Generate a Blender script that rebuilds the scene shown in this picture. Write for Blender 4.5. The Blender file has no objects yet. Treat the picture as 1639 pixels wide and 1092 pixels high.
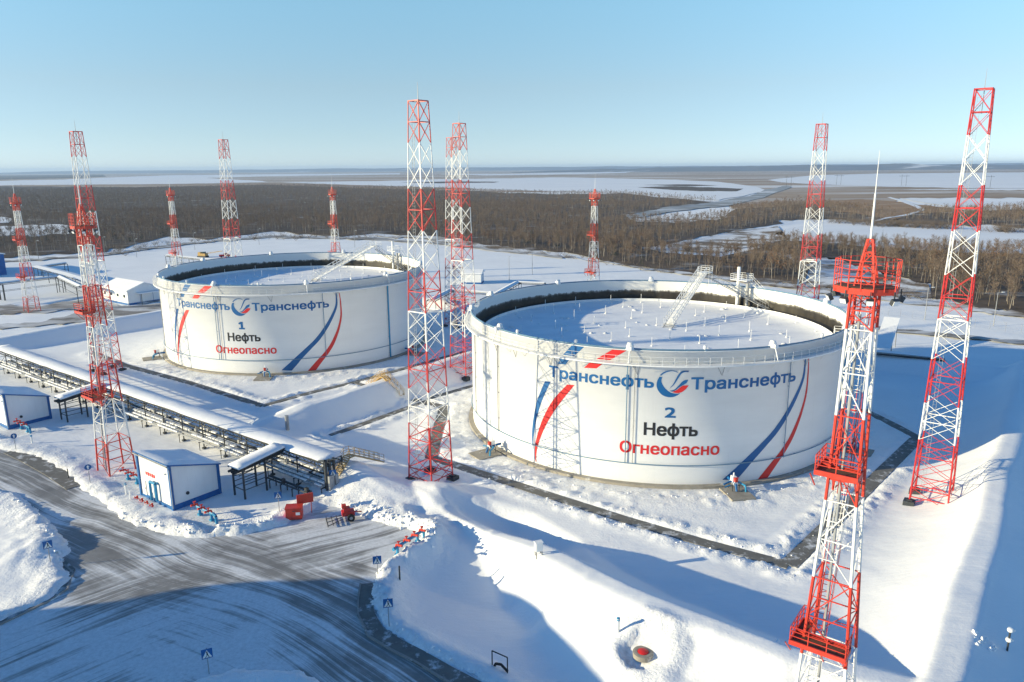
import bpy, math, random
import numpy as np
from mathutils import Vector, Matrix

S = bpy.context.scene
COL = S.collection
rng = np.random.default_rng(7)
random.seed(7)

# ------------------------------------------------------------------ camera
PW, PH = 1639, 1092
F_PX, PITCH, ROLL, CAM_H = 1188.23, 0.2290316, -0.00733052, 41.586
_F = np.array([0, math.cos(PITCH), -math.sin(PITCH)])
_U0 = np.array([0, math.sin(PITCH), math.cos(PITCH)])
_R0 = np.array([1.0, 0, 0])
CR = math.cos(ROLL) * _R0 + math.sin(ROLL) * _U0
CU = -math.sin(ROLL) * _R0 + math.cos(ROLL) * _U0
cam = bpy.data.cameras.new("camera")
cam.sensor_width = 36
cam.lens = F_PX / PW * 36
cam.clip_start = 0.5
cam.clip_end = 60000
camo = bpy.data.objects.new("camera", cam)
COL.objects.link(camo)
camo.matrix_world = Matrix(((CR[0], CU[0], -_F[0], 0), (CR[1], CU[1], -_F[1], 0),
                            (CR[2], CU[2], -_F[2], CAM_H), (0, 0, 0, 1)))
S.camera = camo

# ------------------------------------------------------------------ sky and sun
SKY_TINT = [(0.0, (0.78, 0.61, 0.525)), (0.04, (1.0, 0.715, 0.505)), (0.10, (1.36, 0.92, 0.565)), (0.22, (1.78, 1.50, 0.90)), (0.45, (0.66, 1.06, 1.07))]
SUN_EL, SUN_AZ = math.radians(12.8), math.radians(11.5)   # light travels to +x, slightly away
w = bpy.data.worlds.new("World")
S.world = w
w.use_nodes = True
nt = w.node_tree
sky = nt.nodes.new("ShaderNodeTexSky")
sky.sky_type = 'NISHITA'
sky.sun_disc = False
sky.sun_elevation = SUN_EL
sky.sun_rotation = math.radians(-90) - SUN_AZ
sky.altitude = 100
sky.air_density = 0.5
sky.dust_density = 0.0
sky.ozone_density = 4.0
bg = nt.nodes["Background"]
bg.inputs[1].default_value = 0.15
# the clear winter sky: paler and bluer towards the horizon than the plain sky model
tc = nt.nodes.new("ShaderNodeTexCoord"); sx_ = nt.nodes.new("ShaderNodeSeparateXYZ"); rmp = nt.nodes.new("ShaderNodeValToRGB"); mx = nt.nodes.new("ShaderNodeMix")
mx.data_type = 'RGBA'; mx.blend_type = 'MULTIPLY'; mx.inputs[0].default_value = 1.0
nt.links.new(tc.outputs["Generated"], sx_.inputs[0]); nt.links.new(sx_.outputs[2], rmp.inputs[0])
for k, (p, c) in enumerate(SKY_TINT):
    if k > 1: rmp.color_ramp.elements.new(0.5)
for k, (p, c) in enumerate(SKY_TINT):
    rmp.color_ramp.elements[k].position = p; rmp.color_ramp.elements[k].color = (*c, 1)
nt.links.new(sky.outputs[0], mx.inputs[6]); nt.links.new(rmp.outputs[0], mx.inputs[7])
nt.links.new(mx.outputs[2], bg.inputs[0])
sl = bpy.data.lights.new("sun", 'SUN')
sl.energy = 4.2
sl.angle = math.radians(0.5)
sl.color = (1.0, 0.87, 0.56)
so = bpy.data.objects.new("sun", sl)
COL.objects.link(so)
TRAVEL = Vector((math.cos(SUN_AZ) * math.cos(SUN_EL), math.sin(SUN_AZ) * math.cos(SUN_EL), -math.sin(SUN_EL)))
so.rotation_euler = TRAVEL.to_track_quat('-Z', 'Y').to_euler()
so.location = (-200, -60, 120)
S.view_settings.view_transform = 'Standard'
S.view_settings.look = 'None'
S.view_settings.exposure = 0.94
S.view_settings.gamma = 1.0
S.cycles.max_bounces = 6
S.cycles.diffuse_bounces = 3
S.cycles.volume_bounces = 0
S.cycles.transparent_max_bounces = 6

# ------------------------------------------------------------------ helpers
def at(px, py, z=0.0):
    """The ground point (at height z) that stands at a spot measured on the photograph."""
    d = _F * F_PX + CR * (px - PW / 2) + CU * (PH / 2 - py)
    t = (z - CAM_H) / d[2]
    return d[0] * t, d[1] * t

def proj(x, y, z):
    dx, dy, dz = x, y, z - CAM_H
    k = dx * _F[0] + dy * _F[1] + dz * _F[2]
    return (PW / 2 + F_PX * (dx * CR[0] + dy * CR[1] + dz * CR[2]) / k,
            PH / 2 - F_PX * (dx * CU[0] + dy * CU[1] + dz * CU[2]) / k)

def uv2xy(u, v):            # the yard's own axes: u along the pipe rack, v away from it
    return 0.8 * u + 0.6 * v, -0.6 * u + 0.8 * v

def xy2uv(x, y):
    return 0.8 * x - 0.6 * y, 0.6 * x + 0.8 * y

YARD_ROT = -math.atan2(0.6, 0.8)

class MB:
    """Collects beams, boxes and polygons into one mesh."""
    def __init__(s):
        s.v = []; s.f = []; s.m = []
    def add(s, vs, fs, m=0):
        b = len(s.v)
        s.v.extend([tuple(map(float, p)) for p in vs])
        for f in fs:
            s.f.append(tuple(i + b for i in f)); s.m.append(m)
    def box(s, c, size, m=0, rz=0.0):
        cx, cy, cz = c; a, b, h = size[0] / 2, size[1] / 2, size[2] / 2
        co, si = math.cos(rz), math.sin(rz)
        vs = []
        for z in (-h, h):
            for x, y in ((-a, -b), (a, -b), (a, b), (-a, b)):
                vs.append((cx + x * co - y * si, cy + x * si + y * co, cz + z))
        s.add(vs, [(3, 2, 1, 0), (4, 5, 6, 7), (0, 1, 5, 4), (1, 2, 6, 5), (2, 3, 7, 6), (3, 0, 4, 7)], m)
    def beam(s, p0, p1, w, m=0, n=4, w1=None, cap=False):
        p0, p1 = Vector(p0), Vector(p1)
        d = p1 - p0
        if d.length < 1e-6: return
        d.normalize()
        a = d.cross(Vector((0, 0, 1)) if abs(d.z) < 0.9 else Vector((1, 0, 0))).normalized()
        b = d.cross(a)
        w1 = w if w1 is None else w1
        vs = []
        for p, r in ((p0, w), (p1, w1)):
            for k in range(n):
                t = 2 * math.pi * (k + 0.5) / n
                vs.append(p + (a * math.cos(t) + b * math.sin(t)) * r)
        fs = [(k, (k + 1) % n, n + (k + 1) % n, n + k) for k in range(n)]
        if cap: fs += [tuple(range(n))[::-1], tuple(range(n, 2 * n))]
        s.add(vs, fs, m)
    def path(s, pts, w, m=0, n=6):
        for a, b in zip(pts[:-1], pts[1:]): s.beam(a, b, w, m, n)
    def prism(s, poly, z0, z1, m=0):
        n = len(poly)
        vs = [(x, y, z0) for x, y in poly] + [(x, y, z1) for x, y in poly]
        s.add(vs, [tuple(range(n))[::-1], tuple(range(n, 2 * n))] + [(k, (k + 1) % n, n + (k + 1) % n, n + k) for k in range(n)], m)
    def lathe(s, prof, n=48, m=0, a0=0.0, a1=2 * math.pi, c=(0, 0)):
        full = abs(a1 - a0 - 2 * math.pi) < 1e-6
        k = n if full else n + 1
        vs = []
        for i in range(k):
            t = a0 + (a1 - a0) * i / n
            for r, z in prof: vs.append((c[0] + r * math.cos(t), c[1] + r * math.sin(t), z))
        q = len(prof); fs = []
        for i in range(n):
            j = (i + 1) % k
            for e in range(q - 1): fs.append((i * q + e, j * q + e, j * q + e + 1, i * q + e + 1))
        s.add(vs, fs, m)
    def build(s, name, mats, parent=None, loc=None, smooth=False, rz=0.0):
        me = bpy.data.meshes.new(name)
        me.from_pydata(s.v, [], s.f)
        if not isinstance(mats, (list, tuple)): mats = [mats]
        for mt in mats: me.materials.append(mt)
        if len(mats) > 1: me.polygons.foreach_set("material_index", np.array(s.m, dtype=np.int32))
        if smooth: me.polygons.foreach_set("use_smooth", np.ones(len(s.f), dtype=bool))
        me.update()
        return link(name, me, parent, loc, rz)

def link(name, me, parent=None, loc=None, rz=0.0):
    o = bpy.data.objects.new(name, me)
    COL.objects.link(o)
    if parent is not None: o.parent = parent
    if loc is not None: o.location = loc
    if rz: o.rotation_euler = (0, 0, rz)
    return o

def tag(o, label=None, cat=None, group=None, kind=None):
    if label: o["label"] = label
    if cat: o["category"] = cat
    if group: o["group"] = group
    if kind: o["kind"] = kind
    return o

def thing(name, loc, label, cat, group=None, rz=0.0):
    o = bpy.data.objects.new(name, None)
    o.empty_display_size = 0.2
    COL.objects.link(o)
    o.location = loc
    o.rotation_euler = (0, 0, rz)
    return tag(o, label, cat, group)

def dup(root, loc, label, group=None, rz=None, scale=None):
    r = root.copy(); COL.objects.link(r)
    r.location = loc
    if rz is not None: r.rotation_euler = (0, 0, rz)
    if scale: r.scale = (scale,) * 3
    r["label"] = label
    if group: r["group"] = group
    for ch in list(root.children):
        c = ch.copy(); COL.objects.link(c); c.parent = r
        for g in list(ch.children):
            d = g.copy(); COL.objects.link(d); d.parent = c
    return r

def smooth(a, b, x):
    t = np.clip((x - a) / (b - a), 0, 1)
    return t * t * (3 - 2 * t)

def _hash(ix, iy, seed):
    n = (ix.astype(np.int64) * 374761393 + iy.astype(np.int64) * 668265263 + seed * 982451653) & 0x7fffffff
    n = ((n ^ (n >> 13)) * 1274126177) & 0x7fffffff
    return ((n ^ (n >> 16)) & 0xffff) / 65535.0

def vnoise(x, y, seed=0):
    ix, iy = np.floor(x), np.floor(y)
    fx, fy = x - ix, y - iy
    fx, fy = fx * fx * (3 - 2 * fx), fy * fy * (3 - 2 * fy)
    a = _hash(ix, iy, seed); b = _hash(ix + 1, iy, seed); c = _hash(ix, iy + 1, seed); d = _hash(ix + 1, iy + 1, seed)
    return (a * (1 - fx) + b * fx) * (1 - fy) + (c * (1 - fx) + d * fx) * fy

def fbm(x, y, seed=0, oct=4):
    s, a, t = 0, 0.5, 0
    for k in range(oct):
        s = s + a * vnoise(x * 2 ** k, y * 2 ** k, seed + k * 17); t += a; a *= 0.5
    return s / t

def in_poly(x, y, poly):
    x, y = np.asarray(x), np.asarray(y)
    r = np.zeros(x.shape, bool)
    n = len(poly)
    for i in range(n):
        x0, y0 = poly[i]; x1, y1 = poly[(i + 1) % n]
        if y0 == y1: continue
        c = ((y0 > y) != (y1 > y)) & (x < (x1 - x0) * (y - y0) / (y1 - y0) + x0)
        r ^= c
    return r

def seg_dist(x, y, a, b):
    dx, dy = b[0] - a[0], b[1] - a[1]
    L = dx * dx + dy * dy + 1e-9
    t = np.clip(((x - a[0]) * dx + (y - a[1]) * dy) / L, 0, 1)
    return np.hypot(x - a[0] - t * dx, y - a[1] - t * dy), t

def line_dist(x, y, pts, closed=False):
    d = np.full(np.shape(x), 1e9)
    for i in range(len(pts) if closed else len(pts) - 1):
        d = np.minimum(d, seg_dist(x, y, pts[i], pts[(i + 1) % len(pts)])[0])
    return d

# ------------------------------------------------------------------ materials
class NT:
    def __init__(s, name):
        s.mat = bpy.data.materials.new(name); s.mat.use_nodes = True
        s.t = s.mat.node_tree; s.n = s.t.nodes
        s.bsdf = s.n["Principled BSDF"]
    def node(s, typ, **kw):
        n = s.n.new(typ)
        for k, v in kw.items(): setattr(n, k, v)
        return n
    def link(s, a, b): s.t.links.new(a, b)
    def noise(s, vec, scale, detail=4, rough=0.55, dist=0.0):
        n = s.node("ShaderNodeTexNoise")
        n.inputs["Scale"].default_value = scale; n.inputs["Detail"].default_value = detail
        n.inputs["Roughness"].default_value = rough; n.inputs["Distortion"].default_value = dist
        if vec is not None: s.link(vec, n.inputs["Vector"])
        return n.outputs["Fac"]
    def pos(s): return s.node("ShaderNodeNewGeometry").outputs["Position"]
    def obj(s): return s.node("ShaderNodeTexCoord").outputs["Object"]
    def attr(s, name): return s.node("ShaderNodeAttribute", attribute_name=name)
    def scale(s, vec, xyz):
        m = s.node("ShaderNodeMapping"); m.inputs["Scale"].default_value = xyz
        s.link(vec, m.inputs["Vector"]); return m.outputs[0]
    def ramp(s, fac, stops):
        r = s.node("ShaderNodeValToRGB"); e = r.color_ramp.elements
        while len(e) < len(stops): e.new(0.5)
        for k, (p, c) in enumerate(stops):
            e[k].position = p
            e[k].color = (c, c, c, 1) if isinstance(c, (int, float)) else (*c, 1)
        s.link(fac, r.inputs[0]); return r.outputs[0]
    def math(s, op, a, b=None):
        m = s.node("ShaderNodeMath", operation=op)
        for k, q in enumerate((a, b)):
            if q is None: continue
            if isinstance(q, (int, float)): m.inputs[k].default_value = q
            else: s.link(q, m.inputs[k])
        return m.outputs[0]
    def mix(s, fac, a, b):
        m = s.node("ShaderNodeMix", data_type='RGBA')
        for sock, q in ((m.inputs[0], fac), (m.inputs[6], a), (m.inputs[7], b)):
            if isinstance(q, (int, float)): sock.default_value = q
            elif isinstance(q, tuple): sock.default_value = (*q, 1)
            else: s.link(q, sock)
        return m.outputs[2]
    def bump(s, h, strength=0.3, dist=0.1):
        b = s.node("ShaderNodeBump"); b.inputs["Strength"].default_value = strength; b.inputs["Distance"].default_value = dist
        s.link(h, b.inputs["Height"]); s.link(b.outputs[0], s.bsdf.inputs["Normal"])
    def base(s, c):
        if isinstance(c, tuple): s.bsdf.inputs["Base Color"].default_value = (*c, 1)
        else: s.link(c, s.bsdf.inputs["Base Color"])
    def rough(s, r):
        if isinstance(r, (int, float)): s.bsdf.inputs["Roughness"].default_value = r
        else: s.link(r, s.bsdf.inputs["Roughness"])

def paint(name, col, rough=0.5, var=0.25, scale=1.5, metal=0.0, spec=0.4):
    m = NT(name)
    f = m.noise(m.obj(), scale, 5, 0.6)
    lo = tuple(c * (1 - var) for c in col); hi = tuple(min(1, c * (1 + var * 0.6)) for c in col)
    m.base(m.ramp(f, [(0.3, lo), (0.7, hi)]))
    m.rough(rough); m.bsdf.inputs["Metallic"].default_value = metal
    m.bsdf.inputs["Specular IOR Level"].default_value = spec
    return m.mat

def mat_snow():
    m = NT("snow")
    p = m.pos()
    f = m.noise(p, 0.07, 5, 0.6)
    f2 = m.noise(p, 1.3, 4, 0.6)
    c = m.ramp(f, [(0.3, (0.80, 0.805, 0.81)), (0.7, (0.88, 0.88, 0.875))])
    # grit and trampled, dirty snow, where vertex data says that people and ploughs worked
    dirt = m.attr("dirt").outputs["Fac"]
    g = m.math('MULTIPLY', dirt, m.ramp(m.noise(p, 2.2, 6, 0.7), [(0.42, 0.0), (0.7, 1.0)]))
    c = m.mix(m.math('MULTIPLY', g, 0.75), c, (0.42, 0.40, 0.36))
    m.base(c); m.rough(0.75)
    m.bsdf.inputs["Specular IOR Level"].default_value = 0.25
    # wind ripples and clods
    wv = m.scale(p, (0.30, 0.75, 0.5))
    h = m.math('ADD', m.math('MULTIPLY', m.noise(wv, 0.8, 6, 0.62), 1.1), m.math('MULTIPLY', m.noise(p, 5.0, 3, 0.6), 0.10))
    rough = m.attr("lump").outputs["Fac"]
    h = m.math('ADD', h, m.math('MULTIPLY', rough, m.math('MULTIPLY', m.noise(p, 3.2, 5, 0.65), 1.6)))
    m.bump(h, 0.5, 0.2)
    return m.mat

def mat_snow_plain():
    m = NT("snow_cover")
    p = m.pos()
    m.base(m.ramp(m.noise(p, 0.4, 4, 0.6), [(0.3, (0.80, 0.81, 0.82)), (0.7, (0.88, 0.88, 0.88))]))
    m.rough(0.75); m.bsdf.inputs["Specular IOR Level"].default_value = 0.25
    m.bump(m.noise(p, 1.6, 4, 0.6), 0.4, 0.12)
    return m.mat

def mat_roof_snow():
    m = NT("roof_snow")
    p = m.obj()
    f = m.noise(m.scale(p, (0.5, 0.9, 1)), 0.35, 5, 0.6)
    c = m.ramp(f, [(0.3, (0.74, 0.75, 0.77)), (0.65, (0.86, 0.86, 0.86))])
    seams = m.ramp(m.noise(m.scale(p, (0.15, 1.6, 1)), 1.4, 4, 0.7), [(0.66, 0.0), (0.74, 1.0)])
    c = m.mix(m.math('MULTIPLY', seams, 0.35), c, (0.5, 0.52, 0.55))
    m.base(c); m.rough(0.75); m.bump(m.noise(p, 1.2, 5, 0.6), 0.35, 0.1)
    return m.mat

def mat_road():
    m = NT("asphalt_with_drifted_snow")
    p = m.pos()
    asp = m.ramp(m.noise(p, 0.35, 6, 0.65), [(0.3, (0.155, 0.15, 0.142)), (0.75, (0.275, 0.268, 0.255))])
    streaks = []
    for k, (sx, sy) in zip("abcd", ((0.045, 1.5), (0.05, 1.6), (0.045, 1.5), (0.045, 1.4))):
        v = m.attr("flow_" + k).outputs["Vector"]
        warp = m.node("ShaderNodeVectorMath", operation='MULTIPLY_ADD')
        nz = m.node("ShaderNodeTexNoise"); nz.inputs["Scale"].default_value = 0.05
        m.link(p, nz.inputs["Vector"]); m.link(nz.outputs["Color"], warp.inputs[0])
        warp.inputs[1].default_value = (3.5, 3.5, 0); m.link(v, warp.inputs[2])
        s1 = m.noise(m.scale(warp.outputs[0], (sx, sy, 1)), 1.0, 7, 0.66)
        s2 = m.noise(m.scale(warp.outputs[0], (sx * 0.5, sy * 0.28, 1)), 1.0, 4, 0.6)
        s3 = m.ramp(m.noise(m.scale(warp.outputs[0], (sx * 0.3, sy * 3.2, 1)), 1.0, 2, 0.5), [(0.40, 0.0), (0.60, 1.0)])
        st = m.math('ADD', m.math('MULTIPLY', s1, 0.51), m.math('MULTIPLY', s2, 0.44))
        st = m.math('ADD', st, m.math('MULTIPLY', s3, 0.05))
        streaks.append(m.math('MULTIPLY', st, m.attr("w_" + k).outputs["Fac"]))
    st = m.math('ADD', m.math('ADD', streaks[0], streaks[1]), m.math('ADD', streaks[2], streaks[3]))
    blot = m.noise(p, 0.11, 5, 0.6)
    st = m.math('ADD', st, m.math('MULTIPLY', m.math('SUBTRACT', blot, 0.5), 0.5))
    st = m.math('ADD', st, m.math('SUBTRACT', m.attr("snowy").outputs["Fac"], 0.5))
    fac = m.ramp(st, [(0.43, 0.0), (0.495, 0.4), (0.565, 0.95)])
    fine = m.ramp(m.noise(p, 2.5, 5, 0.7), [(0.3, 0.65), (0.7, 1.0)])
    fac = m.math('MULTIPLY', fac, fine)
    m.base(m.mix(fac, asp, (0.80, 0.81, 0.82)))
    m.rough(m.ramp(fac, [(0.0, 0.62), (1.0, 0.8)]))
    m.bump(m.math('ADD', fac, m.math('MULTIPLY', m.noise(p, 9, 3), 0.2)), 0.35, 0.06)
    return m.mat

def mat_concrete(name, col, snow=0.35):
    m = NT(name)
    p = m.pos()
    c = m.ramp(m.noise(p, 0.9, 6, 0.65), [(0.3, tuple(q * 0.7 for q in col)), (0.7, col)])
    f = m.ramp(m.noise(p, 0.55, 6, 0.7), [(0.62 - snow * 0.3, 0.0), (0.75 - snow * 0.2, 0.85)])
    m.base(m.mix(f, c, (0.8, 0.81, 0.82))); m.rough(0.85)
    m.bump(m.noise(p, 3, 5), 0.3, 0.05)
    return m.mat

def mat_tank_white():
    m = NT("white_tank_paint")
    p = m.obj()
    f = m.noise(m.scale(p, (0.12, 0.12, 0.5)), 1.0, 5, 0.6)
    c = m.ramp(f, [(0.25, (0.75, 0.755, 0.755)), (0.75, (0.82, 0.825, 0.82))])
    # faint run marks down the plates, grime at the foot
    xyz = m.node("ShaderNodeSeparateXYZ"); m.link(p, xyz.inputs[0])
    run = m.ramp(m.noise(m.scale(p, (1.2, 1.2, 0.05)), 1.0, 5, 0.7), [(0.55, 0.0), (0.8, 1.0)])
    c = m.mix(m.math('MULTIPLY', run, 0.13), c, (0.52, 0.50, 0.47))
    foot = m.ramp(m.math('ADD', xyz.outputs[2], m.math('MULTIPLY', m.noise(p, 0.6, 4), 1.4)), [(0.0, 1.0), (1.0, 0.0)])
    m.base(m.mix(m.math('MULTIPLY', foot, 0.25), c, (0.5, 0.44, 0.36)))
    # plate courses and vertical weld seams
    zz = m.math('FRACT', m.math('DIVIDE', xyz.outputs[2], 2.31))
    seam = m.ramp(zz, [(0.0, 0.0), (0.012, 1.0)])
    ang = m.math('ARCTAN2', xyz.outputs[1], xyz.outputs[0])
    row = m.math('FLOOR', m.math('DIVIDE', xyz.outputs[2], 2.31))
    vs_ = m.math('FRACT', m.math('ADD', m.math('MULTIPLY', ang, 3.82), m.math('MULTIPLY', row, 0.37)))
    vseam = m.ramp(vs_, [(0.0, 0.0), (0.008, 1.0)])
    seam = m.math('MULTIPLY', seam, vseam)
    c = m.mix(m.math('MULTIPLY', m.math('SUBTRACT', 1.0, seam), 0.16), c, (0.45, 0.45, 0.45))
    m.base(m.mix(m.math('MULTIPLY', foot, 0.25), c, (0.5, 0.44, 0.36)))
    m.rough(0.42); m.bsdf.inputs["Specular IOR Level"].default_value = 0.35
    h = m.math('ADD', m.math('MULTIPLY', m.noise(m.scale(p, (0.25, 0.25, 0.6)), 1.0, 3), 0.9), m.math('MULTIPLY', seam, 0.12))
    m.bump(h, 0.12, 0.25)
    return m.mat

def mat_tank_inner():
    """Inner face of the shell: white above, oil-stained black below, with a ragged edge of smears."""
    m = NT("oil_stained_shell")
    p = m.obj()
    xyz = m.node("ShaderNodeSeparateXYZ"); m.link(p, xyz.inputs[0])
    n = m.noise(m.scale(p, (0.9, 0.9, 0.12)), 1.0, 6, 0.75)
    n2 = m.noise(m.scale(p, (0.35, 0.35, 1.2)), 1.0, 4, 0.7)
    z = m.math('ADD', xyz.outputs[2], m.math('ADD', m.math('MULTIPLY', m.math('SUBTRACT', n, 0.5), 1.5), m.math('MULTIPLY', m.math('SUBTRACT', n2, 0.5), 0.8)))
    f = m.ramp(m.math('DIVIDE', m.math('SUBTRACT', z, 16.15), 1.2), [(0.15, 1.0), (0.42, 0.75), (0.5, 0.0)])
    oil = m.ramp(m.noise(m.scale(p, (0.5, 0.5, 0.2)), 1.0, 6, 0.7), [(0.3, (0.006, 0.005, 0.005)), (0.7, (0.045, 0.038, 0.028))])
    m.base(m.mix(f, (0.76, 0.75, 0.72), oil)); m.rough(0.55)
    return m.mat

def mat_cladding():
    m = NT("white_cladding"); p = m.obj(); q = m.node("ShaderNodeSeparateXYZ"); m.link(p, q.inputs[0])
    j = m.ramp(m.math('FRACT', m.math('DIVIDE', m.math('ADD', q.outputs[0], q.outputs[1]), 1.1)), [(0.0, 0.0), (0.03, 1.0)])
    c = m.ramp(m.noise(m.scale(p, (0.8, 0.8, 0.3)), 0.6, 5, 0.6), [(0.3, (0.70, 0.71, 0.72)), (0.7, (0.79, 0.80, 0.80))])
    m.base(m.mix(m.math('MULTIPLY', m.math('SUBTRACT', 1.0, j), 0.3), c, (0.42, 0.43, 0.45))); m.rough(0.45); m.bump(j, 0.25, 0.03)
    return m.mat

M = dict(
    snow=mat_snow(), cover=mat_snow_plain(), roof_snow=mat_roof_snow(), road=mat_road(),
    concrete=mat_concrete("concrete_path", (0.17, 0.165, 0.15), 0.30), pad=mat_concrete("concrete_pad", (0.34, 0.31, 0.26), 0.1),
    kerb=mat_concrete("kerb_concrete", (0.30, 0.29, 0.27), 0.25),
    tank=mat_tank_white(), inner=mat_tank_inner(),
    white=paint("white_paint", (0.78, 0.78, 0.77), 0.5, 0.08), red=paint("red_mast_paint", (0.52, 0.028, 0.028), 0.45, 0.25, 0.6),
    mast_white=paint("white_mast_paint", (0.74, 0.74, 0.72), 0.5, 0.12, 0.6),
    orange=paint("orange_red_paint", (0.58, 0.05, 0.028), 0.45, 0.2), blue=paint("blue_paint", (0.012, 0.115, 0.34), 0.42, 0.2),
    deco_blue=paint("blue_lettering_paint", (0.006, 0.105, 0.30), 0.5, 0.08, 0.4), deco_red=paint("red_lettering_paint", (0.62, 0.022, 0.022), 0.5, 0.08, 0.4),
    deco_black=paint("black_lettering_paint", (0.02, 0.02, 0.022), 0.5, 0.1, 0.4),
    pipe_blue=paint("light_blue_pipe_paint", (0.03, 0.25, 0.46), 0.45, 0.2), thin_blue=paint("grey_blue_pipe_paint", (0.13, 0.24, 0.35), 0.5, 0.2),
    steel=paint("dark_steel", (0.035, 0.042, 0.05), 0.5, 0.3), grey=paint("galvanised_grey", (0.30, 0.31, 0.32), 0.5, 0.2),
    black=paint("black_rubber", (0.015, 0.015, 0.016), 0.7, 0.2), wall=mat_cladding(),
    yellow=paint("yellow_paint", (0.46, 0.29, 0.09), 0.5, 0.2), wood=paint("weathered_yellow_steel", (0.42, 0.31, 0.16), 0.7, 0.3),
    glass=paint("dark_window_glass", (0.03, 0.05, 0.07), 0.12, 0.2), lamp=paint("lamp_glass_white", (0.82, 0.82, 0.80), 0.25, 0.05),
    rust=paint("rusty_steel", (0.12, 0.06, 0.035), 0.8, 0.4), roofgrey=paint("grey_roof_sheet", (0.22, 0.23, 0.25), 0.6, 0.2),
)

# ------------------------------------------------------------------ layout of roads, paths, berms
ROAD = [at(*p) for p in [(-150, 668), (0, 720), (47, 731), (87, 745), (122, 777), (150, 797), (185, 825), (222, 846), (272, 857),
    (323, 863), (399, 856), (440, 846), (484, 829), (508, 815), (539, 812), (573, 824), (604, 837), (640, 846), (676, 858), (684, 866),
    (655, 880), (624, 896), (602, 912), (597, 930), (595, 950), (598, 974), (611, 1003), (633, 1022), (667, 1041), (721, 1067),
    (766, 1092), (840, 1135), (900, 1200), (400, 1400), (-300, 1400), (-300, 1010), (-60, 1012), (0, 1003), (72, 969), (108, 948),
    (120, 915), (108, 903), (112, 882), (108, 858), (79, 833), (47, 804), (18, 786), (0, 783), (-150, 740)]]
ISLAND = [at(*p) for p in [(250, 1110), (310, 1092), (372, 1070), (420, 1066), (480, 1072), (520, 1090), (550, 1112), (520, 1200), (300, 1200)]]
T2, T1 = (23.62, 122.4), (-52.49, 179.62)
TR, TH = 30.35, 18.5
PATHS = [
    ([at(690, 733), at(733, 746), at(860, 787), at(1000, 832), at(1130, 870), at(1262, 905)], 0.85),
    ([at(1262, 905), at(1330, 838), at(1400, 768), at(1469, 701)], 0.95),
    ([at(1469, 701), at(1432, 681), at(1380, 655)], 0.8),
    ([at(690, 733), at(700, 692), at(711, 652), at(660, 640)], 0.9),
    ([at(530, 697), at(600, 672), at(663, 649), at(700, 634), at(770, 614)], 0.6),
    ([at(150, 565), at(200, 585), at(300, 612), at(420, 650)], 0.75),
    ([at(420, 650), at(500, 628), at(560, 614), at(640, 592), at(745, 563)], 0.65),
    ([at(570, 613), at(600, 623)], 0.5),
]
BERMS = [  # (u0, v0) -> (u1, v1), crest heights, half width of crest, half width of slope
    ((-77.5, 62.0), (-73.8, 61.8), 2.6, 3.0, 0.7, 4.0), ((-73.8, 61.8), (-63, 62.0), 3.0, 0.9, 0.8, 5.0),
    ((-3.4, 54), (-3.4, 90), 4.1, 3.9, 1.0, 8.5, 1, 9.5), ((-3.4, 90), (-3.4, 175), 3.9, 3.6, 1.0, 7.5, 1, 9.5), ((-3.4, 54), (-3.4, 44), 4.1, 2.6, 0.9, 6.6),
    ((-100.5, 66), (-100.0, 84), 1.8, 3.0, 0.8, 6.0), ((-100.0, 84), (-100, 165), 3.0, 3.0, 0.8, 6.0),
    ((-210, 64), (-78, 62), 0.6, 0.5, 0.9, 5.0), ((-204, 64), (-204, 165), 2.8, 2.8, 0.8, 6.0),
    ((-204, 166), (-3.4, 172), 2.4, 2.4, 0.8, 6.0),
]
CREST = [(655, 778, 0.9), (720, 803, 1.6), (800, 842, 2.2), (870, 879, 2.8), (950, 920, 3.5), (1050, 963, 3.9), (1150, 1003, 4.1), (1250, 1042, 4.1)]
_c = [(*xy2uv(*at(px, py, z)), z) for px, py, z in CREST] + [(-5.0, 56.6, 3.7)]
BERMS += [((a[0], a[1]), (b[0], b[1]), a[2], b[2], 0.8, 2.6 + 1.05 * b[2], -1, (2.6 + 1.7 * b[2]) if b[2] < 2.5 else (4.0 + 2.5 * b[2])) for a, b in zip(_c[:-1], _c[1:])]
PLATEAU = [at(px, py, 1.8) for px, py in [(880, 905), (862, 950), (880, 1010), (950, 1092), (1010, 1180), (1700, 1400), (1800, 1150), (1640, 1092), (1500, 1085), (1250, 1050), (1050, 970), (950, 925)]]
VALLEY = [at(*p) for p in [(560, 960), (600, 912), (655, 880), (690, 860), (690, 845), (740, 828), (800, 845), (855, 880), (872, 930), (840, 1000), (880, 1092), (960, 1220), (800, 1300), (700, 1100), (590, 1010)]]
BANK = [(at(480, 822), 3.0, 0.3), (at(548, 806), 3.0, 0.35), (at(590, 822), 4.0, 0.2), (at(640, 838), 4.5, 0.45), (at(690, 855), 3.5, 0.6), (at(640, 905), 4.5, 0.3),
        (at(280, 868), 8.0, 0.35), (at(170, 815), 6.0, 0.2), (at(390, 862), 5, 0.4), (at(60, 850), 7.0, 0.25), (at(20, 890), 8.0, 0.2), (at(606, 960), 4, 0.3), (at(690, 868), 3.0, 0.7), (at(660, 884), 3.0, 0.3), (at(610, 960), 5, 0.25), (at(620, 915), 3.0, 0.3)]
EXCLUDE = []   # flat pads dug out of the snow: (x, y, half size u, half size v)
for px, py, a, b in ((225, 770, 3.5, 2.0), (330, 832, 3.6, 1.6), (15, 690, 4, 1.5)): EXCLUDE.append((*at(px, py), a, b))

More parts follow.
